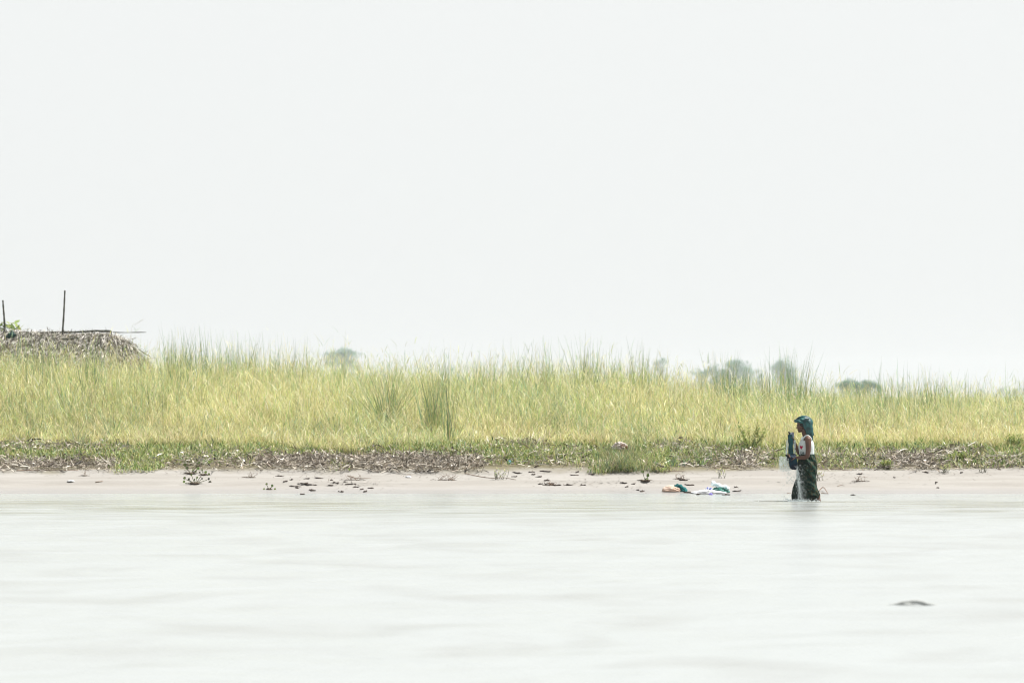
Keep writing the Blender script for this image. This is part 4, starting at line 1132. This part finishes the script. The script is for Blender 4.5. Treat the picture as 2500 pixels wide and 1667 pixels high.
D_ = [(1910, 510, 20), (1850, 463, 22), (2250, 600, 22), (2340, 530, 14), (2345, 565, 14), (1820, 448, 14), (1900, 580, 20), (1990, 598, 16)]
for i, (x, y, w_) in enumerate(D_):
    scrap(*c7(x, y), w_, i + .9, 'dark dead leaf scrap lying close around the laundry', 'dark leaf scraps around the laundry')
E_ = [(770, 603, 9), (1540, 487, 8), (1155, 440, 10), (830, 405, 18), (1440, 392, 16), (1555, 536, 6), (1775, 395, 10)]
for i, (x, y, w_) in enumerate(E_):
    scrap(*c8(x, y), w_, i + .4, 'small dead leaf scrap on the open sand right of the woman', 'leaf scraps on the right sand')

# floating driftwood in the blurred foreground
y0 = 1.8 * F / (1476 - HOR)
bm = bmesh.new(); x0 = (2230 - 1250) * y0 / F
pts = smoothpath([(-.21, 0, .005), (-.12, .02, .016), (-.03, 0, .030), (.03, .0, .036), (.12, -.02, .018), (.22, 0, .004)], 5)
tube(bm, pts, [.006 + .016 * math.sin(math.pi * i / (len(pts) - 1)) for i in range(len(pts))], 10)
ball(bm, (-.05, -.02, .01), (.05, .02, .016), 2)
wrinkle(bm, .006, 18)
o = bm_obj('floating_driftwood', bm, solid('wet_wood', (0.33, 0.34, 0.33), 0.9, spec=0.0)); o.location = (x0, y0, -.008)
tag(o, 'blurred low piece of dark driftwood floating in the foreground water', 'driftwood')

# ------------------------------------------------------------------ single clumps of tall grass in front of the field
def clump(px, py, top_py, n, spread, fan, label, pal=np.array([1, .6, 2, .8, 4, 4, .5]), w0=.009, name='grass_clump', skew=0.0, curve=.25):
    p = at(px, py); s_ = mpp(p); hgt = (py - top_py) * s_
    th = rng.random(n) * 6.28; rr = np.abs(rng.normal(0, spread, n))
    b = np.stack([rr * np.cos(th), rr * np.sin(th) * .7, np.full(n, -.02)], 1)
    ln = np.clip(rng.normal(fan, fan * .45, n), 0, 1.0) * (rng.random(n) ** .7)
    az = np.where(rng.random(n) < .5, 0, np.pi) + rng.normal(0, .7, n)
    h = hgt * np.clip(rng.normal(.78, .20, n), .35, 1.06) / np.cos(np.minimum(ln * .6, 1))
    V, Q, C = ribbons(b, az, h, ln, np.abs(rng.normal(curve, curve, n)), rng.uniform(.7, 1.3, n) * w0, pick(pal, n) * .85, face=rng.normal(0, .5, n), wprof=np.array([.9, 1, .85, .5, .06]))
    o = link(name, npmesh(name, V, Q, C), M_GRASS); o.location = p
    tag(o, label, 'grass clump', None)
clump(945, 1070, 862, 190, .10, .60, 'fan shaped grey green grass clump spreading widely, left of the two big clumps')
clump(958, 1068, 830, 26, .05, .10, 'few tall straight stems rising from the middle of the fan shaped clump', name='tall_stems', w0=.011, curve=.1)
clump(1058, 1082, 856, 105, .19, .20, 'dense upright dark grass clump, right of the two big clumps', curve=.12)
clump(1098, 1085, 838, 22, .08, .16, 'sparse very tall stems on the right side of the dense upright clump', name='tall_stems', w0=.010, curve=.1)
clump(714, 1048, 930, 44, .06, .30, 'small dark tuft of thin stems in the yellow grass left of middle')
clump(782, 1052, 1004, 7, .03, .4, 'single dark bent blade tuft between the small tuft and the fan clump', w0=.012)
clump(1312, 1040, 880, 70, .10, .30, 'slim green tuft leaning apart in the middle of the field')
clump(1464, 1076, 990, 20, .05, .3, 'dark brown broken stalks behind the rag bundle', pal=np.array([0, 0, 0, .5, 0, 2, 3.0]))
clump(1500, 1062, 955, 60, .10, .5, 'fan of pale green blades above the rag bundle')
clump(1688, 1056, 905, 26, .08, .25, 'thin green stems left of the leafy bush')
clump(2012, 1046, 900, 16, .05, .22, 'tall thin stems rising behind the right side of the woman')
clump(2172, 1030, 868, 14, .05, .12, 'tall thin vertical stems standing alone in the right part of the field')
clump(2292, 1042, 905, 20, .07, .2, 'sparse green stems right of the lone vertical stems')
clump(160, 1050, 885, 60, .14, .25, 'tall bluish stems in the field near the left pole')
clump(236, 1060, 900, 34, .10, .22, 'reddish brown stems leaning right in the left field', pal=np.array([0, 1, 0, 1, 1, 1, 4.0]))
clump(274, 1082, 968, 34, .06, .55, 'blue green fan of blades low in the left field')
clump(186, 1092, 1010, 40, .08, .5, 'pale blue green tuft at the foot of the left field', pal=np.array([0, 1, 1, 3, 1, 3, 0]))
clump(590, 1078, 1015, 34, .08, .4, 'pale silvery tuft at the foot of the field left of middle', pal=np.array([0, 1, 0, 4, 0, 1, 0]))
clump(353, 1086, 1022, 16, .02, .75, 'bleached white branching dry stalk low in the left field', pal=np.array([0, 0, 0, 4, 0, 0, 0.01]), w0=.013, name='dry_stalk')
clump(2430, 945 + 110, 905, 40, .10, .35, 'arching reed tuft leaning right at the far right of the field')
clump(1648, 1138, 1108, 30, .08, .6, 'dark green strap leaf weed in the litter right of the mound', w0=.022, pal=np.array([0, 0, 1, 0, 5, 3, 0]), name='strap_leaf_weed')
clump(1712, 1136, 1104, 26, .07, .6, 'dark green strap leaf weed, right one of the pair in the litter', w0=.024, pal=np.array([0, 0, 1, 0, 5, 3, 0]), name='strap_leaf_weed')

def bush(px, py, wpx, hpx, n, label):
    p = at(px, py); s_ = mpp(p)
    root = empty('leafy_bush', p, label, 'bush')
    bm = bmesh.new(); P = []
    for k in range(n):
        x1 = random.uniform(-.5, .5) * wpx * s_; h = hpx * s_ * random.uniform(.5, 1) * (1 - .3 * abs(x1) / (wpx * s_ * .5)); yy = random.uniform(-.2, .2)
        pts = smoothpath([(x1 * .15, yy * .2, 0), (x1 * .6, yy * .6, h * .5), (x1, yy, h)], 6)
        tube(bm, pts, [.006 - .0003 * i for i in range(len(pts))], 5)
        for q in pts[3:]:
            for _ in range(7): P.append(tuple(q + Vector((random.gauss(0, .025), random.gauss(0, .02), random.gauss(0, .02)))))
    bm_obj('stems', bm, M_GSTEM, root)
    P = np.array(P); m = len(P)
    pal = GC[rng.choice(5, m, p=[.2, .3, .05, .35, .1])] * 1.25
    V, Q, C = ribbons(P, rng.random(m) * 6.28, rng.uniform(.03, .07, m), rng.uniform(.2, 1.7, m), rng.normal(.3, .3, m), rng.uniform(.012, .022, m), pal, nseg=3, wprof=np.array([.3, 1, .8, .1]))
    link('leaves', npmesh('leaves', V, Q, C), M_GREEN, root)
bush(1832, 1094, 78, 78, 12, 'olive green leafy bush standing in the grass left of the woman')
bush(2474, 1092, 60, 34, 12, 'low dark leafy bush at the foot of the grass at far right')
bush(2165, 1143, 28, 20, 7, 'dark green weed clump in the litter right of the woman')
bush(2340, 1124, 40, 20, 12, 'dark green low weed in the litter near the right side')

# ------------------------------------------------------------------ thatched hut, poles
HD = 64.0
def hp(px, py, d=HD): return Vector(((px - 1250) * d / F, d, H + (HOR - py) * d / F))
hut = empty('thatched_hut', (hp(120, 900).x, HD + 1, float(zt(hp(120, 900).x, HD))), 'low hut with weathered grey thatched roof half hidden behind the grass at the left', 'hut')
HB = hut.location
RP = [(-260, 806), (-60, 805), (20, 806), (70, 804), (120, 808), (170, 810), (220, 807), (262, 808), (290, 815), (315, 826), (326, 840), (342, 856), (356, 872), (372, 892)]
def ridge(px): return np.interp(px, [r[0] for r in RP], [r[1] for r in RP])
def roofz(px, t):       # t: 0 at ridge, 1 at eave; roof bulges
    zr_ = H + (HOR - ridge(px)) * HD / F
    return zr_ - 1.15 * (t ** 1.25) - 0.02
bm = bmesh.new(); grid = []
pxs = np.linspace(-260, 385, 60); ts = np.linspace(-1, 1, 21)
for px in pxs:
    row = []
    for t in ts:
        taper = 1 - .75 * float(sm(np.array((px - 250) / 135)))
        row.append(bm.verts.new(Vector(((px - 1250) * HD / F + .25 * abs(t) * float(sm(np.array((px - 250) / 100))), HD + t * 2.1 * taper, float(roofz(px, abs(t))) - .04)) - HB))
    grid.append(row)
for a_, b in zip(grid, grid[1:]):
    for k in range(20): bm.faces.new((a_[k], a_[k + 1], b[k + 1], b[k]))
bm.faces.new(grid[-1])
roof = bm_obj('roof', bm, solid('thatch_under', (0.10, 0.085, 0.065), 0.95, (0.20, 0.17, 0.13), 6), hut)
n = 15000
px = rng.uniform(-250, 366, n); t = -rng.random(n) ** .8 * .95 + rng.normal(0, .02, n)
taper = 1 - .75 * sm((px - 250) / 135)
bx = (px - 1250) * HD / F; by = HD + t * 2.1 * taper
bz = roofz(px, np.minimum(np.abs(t), 1)) + rng.random(n) * .06
right = sm((px - 250) / 100)
az = -np.pi / 2 + right * rng.uniform(.3, 1.1, n) + rng.normal(0, .22, n)
TC = np.array([[0.28, 0.265, 0.235], [0.38, 0.36, 0.33], [0.15, 0.14, 0.12], [0.07, 0.065, 0.055], [0.48, 0.45, 0.41], [0.33, 0.33, 0.27]])
col = 1.35 * TC[rng.choice(6, n, p=[.28, .2, .2, .14, .08, .1])] * rng.uniform(.8, 1.2, (n, 1))
V, Q, C = ribbons(np.stack([bx, by, bz], 1) - np.array(HB), az, rng.uniform(.12, .34, n), rng.normal(1.75, .25, n), rng.normal(.2, .4, n), rng.uniform(.008, .026, n), col, nseg=3, wprof=np.array([.8, 1, .9, .4]), fold=rng.normal(0, .3, n))
ts_ = link('thatch', npmesh('thatch', V, Q, C), M_THATCH, roof)
M_POLE = solid('grey_weathered_pole', (0.035, 0.04, 0.032), 0.85, (0.075, 0.075, 0.06), 9, .2, .4, 30, stretch=(1, 1, .2))
def pole(pts, r0, r1, name, parent=None, label=None, d=HD):
    P = [hp(a_, b, d) for a_, b in pts]
    o0 = P[0].copy() if parent is None else HB.copy()
    bm = bmesh.new(); pp = smoothpath([p - o0 for p in P], 5)
    tube(bm, pp, [r0 + (r1 - r0) * i / (len(pp) - 1) + .003 * math.sin(i * 1.7) for i in range(len(pp))], 9)
    o = bm_obj(name, bm, M_POLE, parent)
    if parent is None: o.location = o0; tag(o, label, 'pole', None)
    return o
pole([(148, 880), (153, 806), (155.5, 770), (157, 738), (158.3, 709)], .027, .021, 'wooden_pole', None, 'taller bare wooden pole rising through the middle of the thatched roof', HD - .35)
pole([(9, 880), (11, 803), (10, 775), (8, 750), (7, 733)], .030, .020, 'wooden_pole', None, 'shorter bare wooden pole at the very left edge of the photo', HD - .35)
pole([(-200, 812), (60, 812), (150, 811), (190, 810.5), (235, 807.5), (272, 808)], .028, .024, 'ridge_pole', hut, None, HD - .2)
pole([(240, 809), (290, 811.5), (357, 811)], .014, .009, 'projecting_pole', hut, None, HD - .25)
pole([(150, 828), (180, 826), (192, 825)], .02, .016, 'thatch_batten', hut, None, HD - 1.0)
pole([(338, 852), (352, 862), (366, 870)], .016, .010, 'rafter', hut, None, HD - .1)
bm = bmesh.new()
for px in (-150, 40, 200, 330):
    for yy in (-1.2, 1.2):
        x = (px - 1250) * HD / F; z0 = float(zt(x, HD + yy))
        tube(bm, [Vector((x, HD + yy, z0 - .1)) - HB, Vector((x, HD + yy, z0 + 1.25)) - HB], .05, 8)
bm_obj('support_posts', bm, M_POLE, hut)
pl = hp(14, 800, 66.5)
root = empty('broad_leaf_plant', (pl.x, 66.5, float(zt(pl.x, 66.5))), 'broad leaved green plant peeping out behind the left end of the thatch', 'plant')
bm = bmesh.new()
zb = pl.z - root.location.z
for dx, dz in ((-.16, .10), (.12, .02), (-.05, -.1), (.25, -.12)):
    tube(bm, [(0, 0, 0), (dx * .4, 0, zb * .6), (dx, -.02, zb + dz)], [.02, .014, .008], 6)
bm_obj('stem', bm, M_GSTEM, root)
n = 46
P = np.stack([rng.normal(.02, .20, n), rng.normal(0, .1, n), zb + rng.normal(-.04, .09, n)], 1)
V, Q, C = ribbons(P, rng.random(n) * 6.28, rng.uniform(.15, .26, n), rng.uniform(.6, 1.6, n), rng.normal(.6, .3, n), rng.uniform(.09, .16, n), GC[rng.choice([0, 1, 3], n)], nseg=4, wprof=np.array([.2, 1, .95, .6, .1]))
link('leaves', npmesh('leaves', V, Q, C), M_GREEN, root)
q = hp(28, 820, HD - 1.2)
bm = bmesh.new()
ball(bm, (0, 0, .02), (.10, .07, .07), 3); ball(bm, (-.09, 0, -.03), (.09, .05, .035), 3); ball(bm, (.02, 0, .09), (.04, .04, .05), 3)
wrinkle(bm, .03, 14, 2)
o = bm_obj('dark_bundle', bm, solid('dark_green_plastic', (0.004, 0.028, 0.026), .4)); o.location = q
tag(o, 'dark green bundle wedged in the thatch beside the left pole', 'bundle')
# drooping reed plume over the right end of the roof
p0 = hp(318, 880, 62.0)
root = empty('plume_reed', (p0.x, 62.0, float(zt(p0.x, 62.0))), 'thin reed with drooping feathery plume above the right end of the roof', 'reed')
zz = H + (HOR - 800) * 62 / F - root.location.z; kx = 62 / F
bm = bmesh.new()
pts = smoothpath([(0, 0, 0), (-.02, 0, zz * .6), (4 * kx, 0, zz), (16 * kx, 0, zz + 11 * kx), (34 * kx, 0, zz + 22 * kx)], 6)
tube(bm, pts, [.0035 - .0001 * i for i in range(len(pts))], 5)
bm_obj('stem', bm, solid('straw_stem', (0.38, 0.36, 0.26), .8), root)
n = 60; tt = rng.random(n)
P = np.stack([(9 + 22 * tt) * kx, rng.normal(0, .01, n), zz + (5 + 15 * tt) * kx], 1)
V, Q, C = ribbons(P, rng.normal(.2, .7, n), rng.uniform(.03, .07, n), rng.uniform(.9, 1.5, n), rng.normal(.5, .4, n), rng.uniform(.004, .009, n), np.array([[.30, .27, .23]]) * rng.uniform(.5, 1.3, (n, 1)), nseg=3)
link('plume', npmesh('plume', V, Q, C), M_LITTER, root)

# ------------------------------------------------------------------ trees far beyond the field
M_BARK = solid('bark', (0.09, 0.07, 0.05), 0.9, (0.14, 0.11, 0.08), 2)
def tree(px, top_py, wpx, dist, label, flat=0.6, lobes=9, tone=1.0, n=5200, seed=0, name='tree', group=None):
    rs = np.random.default_rng(seed + 50)
    dist = dist * 3.0
    k = dist / F
    x0 = (px - 1250) * k
    g0 = float(zt(x0, dist))
    top = H + (HOR - top_py) * k - g0
    W = wpx * k / 2
    root = empty(name, (x0, dist, g0), label, 'tree', group)
    bm = bmesh.new()
    r0 = max(.12, top * .022)
    tube(bm, smoothpath([(0, 0, -.3), (.02 * top, 0, top * .3), (-.01 * top, 0, top * .62)], 5), [r0 * (1 - .05 * i) for i in range(11)], 8)
    cl = []
    for i in range(lobes):
        an = rs.random() * 6.28; rr = W * .68 * math.sqrt(rs.random())
        cx, cy = rr * math.cos(an), rr * math.sin(an)
        cr = W * rs.uniform(.28, .46)
        hz = top - cr * flat - (rr / W) ** 2 * top * .22 - rs.random() * top * .16
        if i == 0: cx, cy, hz = W * .08, 0, top - cr * flat
        cl.append((cx, cy, hz, cr))
    for i in range(int(lobes * 1.5)):          # lower skirt of the crown
        an = rs.random() * 6.28; rr = W * .75 * math.sqrt(rs.random())
        cl.append((rr * math.cos(an), rr * math.sin(an), top * rs.uniform(.15, .70), W * rs.uniform(.28, .42)))
    for cx, cy, cz, cr in cl:
        tube(bm, smoothpath([(0, 0, top * rs.uniform(.2, .45)), (cx * .5, cy * .5, cz * .75), (cx, cy, cz)], 3), [r0 * .45, r0 * .4, r0 * .33, r0 * .27, r0 * .2, r0 * .13, r0 * .07], 6)
    bm_obj('trunk', bm, M_BARK, root)
    n = int(n * 1.4)
    ci = rs.integers(0, len(cl), n); c = np.array(cl)[ci]
    d = rs.normal(0, 1, (n, 3)); d /= np.linalg.norm(d, axis=1)[:, None]
    rad = rs.random(n) ** .45 * (1 + .22 * np.sin(d[:, 0] * 7 + ci) * np.sin(d[:, 2] * 6 + ci))
    P = c[:, :3] + d * (c[:, 3] * rad)[:, None] * np.array([1, 1, flat])
    sz = W * .055 + .08
    GT = np.array([[0.03, 0.16, 0.085], [0.05, 0.22, 0.10], [0.02, 0.12, 0.075], [0.08, 0.23, 0.09]])
    col = GT[rs.integers(0, 4, n)] * rs.uniform(.7, 1.3, (n, 1)) * tone
    V, Q, C = ribbons(P, rs.random(n) * 6.28, rs.uniform(.7, 1.6, n) * sz, rs.uniform(.3, 2.2, n), rs.normal(.3, .4, n), rs.uniform(.4, .9, n) * sz, col, nseg=2, wprof=np.array([.4, 1, .3]))
    link('crown', npmesh('crown', V, Q, C), M_CROWN, root)
tree(836, 846, 104, 430, 'broad flat topped tree fading in the haze above the grass left of the middle', .55, 12, n=5200, seed=1)
tree(1617, 872, 50, 520, 'small rounded hazy tree just left of the wide pair of trees', .8, 7, n=3500, seed=2)
tree(1738, 890, 100, 480, 'lower left tree of the wide hazy tree group behind the tall reeds', .7, 9, seed=3)
tree(1795, 874, 104, 480, 'higher right tree of the wide hazy tree group behind the tall reeds', .8, 10, seed=4)
tree(1848, 900, 46, 500, 'little hazy tree closing the wide group on its right', .8, 6, n=2500, seed=5)
tree(1915, 868, 78, 470, 'oval upright hazy tree above the head of the woman', 1.0, 9, seed=6)
tree(2072, 922, 76, 260, 'darker low bushy tree right of the oval tree', .6, 8, seed=7, n=4200)
tree(2112, 927, 74, 270, 'second dark low bushy tree, right of and touching the other one', .6, 8, seed=8, n=4200)
tree(2146, 938, 24, 270, 'smallest dark bush at the right end of the low bushy trees', .7, 5, seed=9, n=1500)
tree(1106, 894, 40, 900, 'very faint distant tree behind the tall stems in the middle', .8, 6, n=2000, seed=10)
for i, (px, py, w_) in enumerate([(2395, 948, 26), (2450, 944, 30), (2478, 948, 24), (2502, 942, 36)]):
    tree(px, py, w_, 620, 'faint grey shrub on the far horizon at the right edge', .8, 5, n=1300, seed=20 + i, name='distant_shrub', group='faint shrubs on the right horizon')

# ------------------------------------------------------------------ haze
bm = bmesh.new()
bmesh.ops.create_cube(bm, size=1.0, matrix=Matrix.Translation((0, 1000, 15.2)) @ Matrix.Diagonal((4100, 2140, 36, 1)))
m, t, out = new_mat('pale_air')
pv = t.nodes.new('ShaderNodeVolumePrincipled')
pv.inputs['Color'].default_value = (0.93, 0.97, 0.97, 1)
pv.inputs['Density'].default_value = 0.00031
pv.inputs['Anisotropy'].default_value = 0.2
t.links.new(pv.outputs[0], out.inputs['Volume'])
hz = bm_obj('haze', bm, m, None, False)
tag(hz, 'pale hot haze over river and bank', 'haze', kind='stuff')
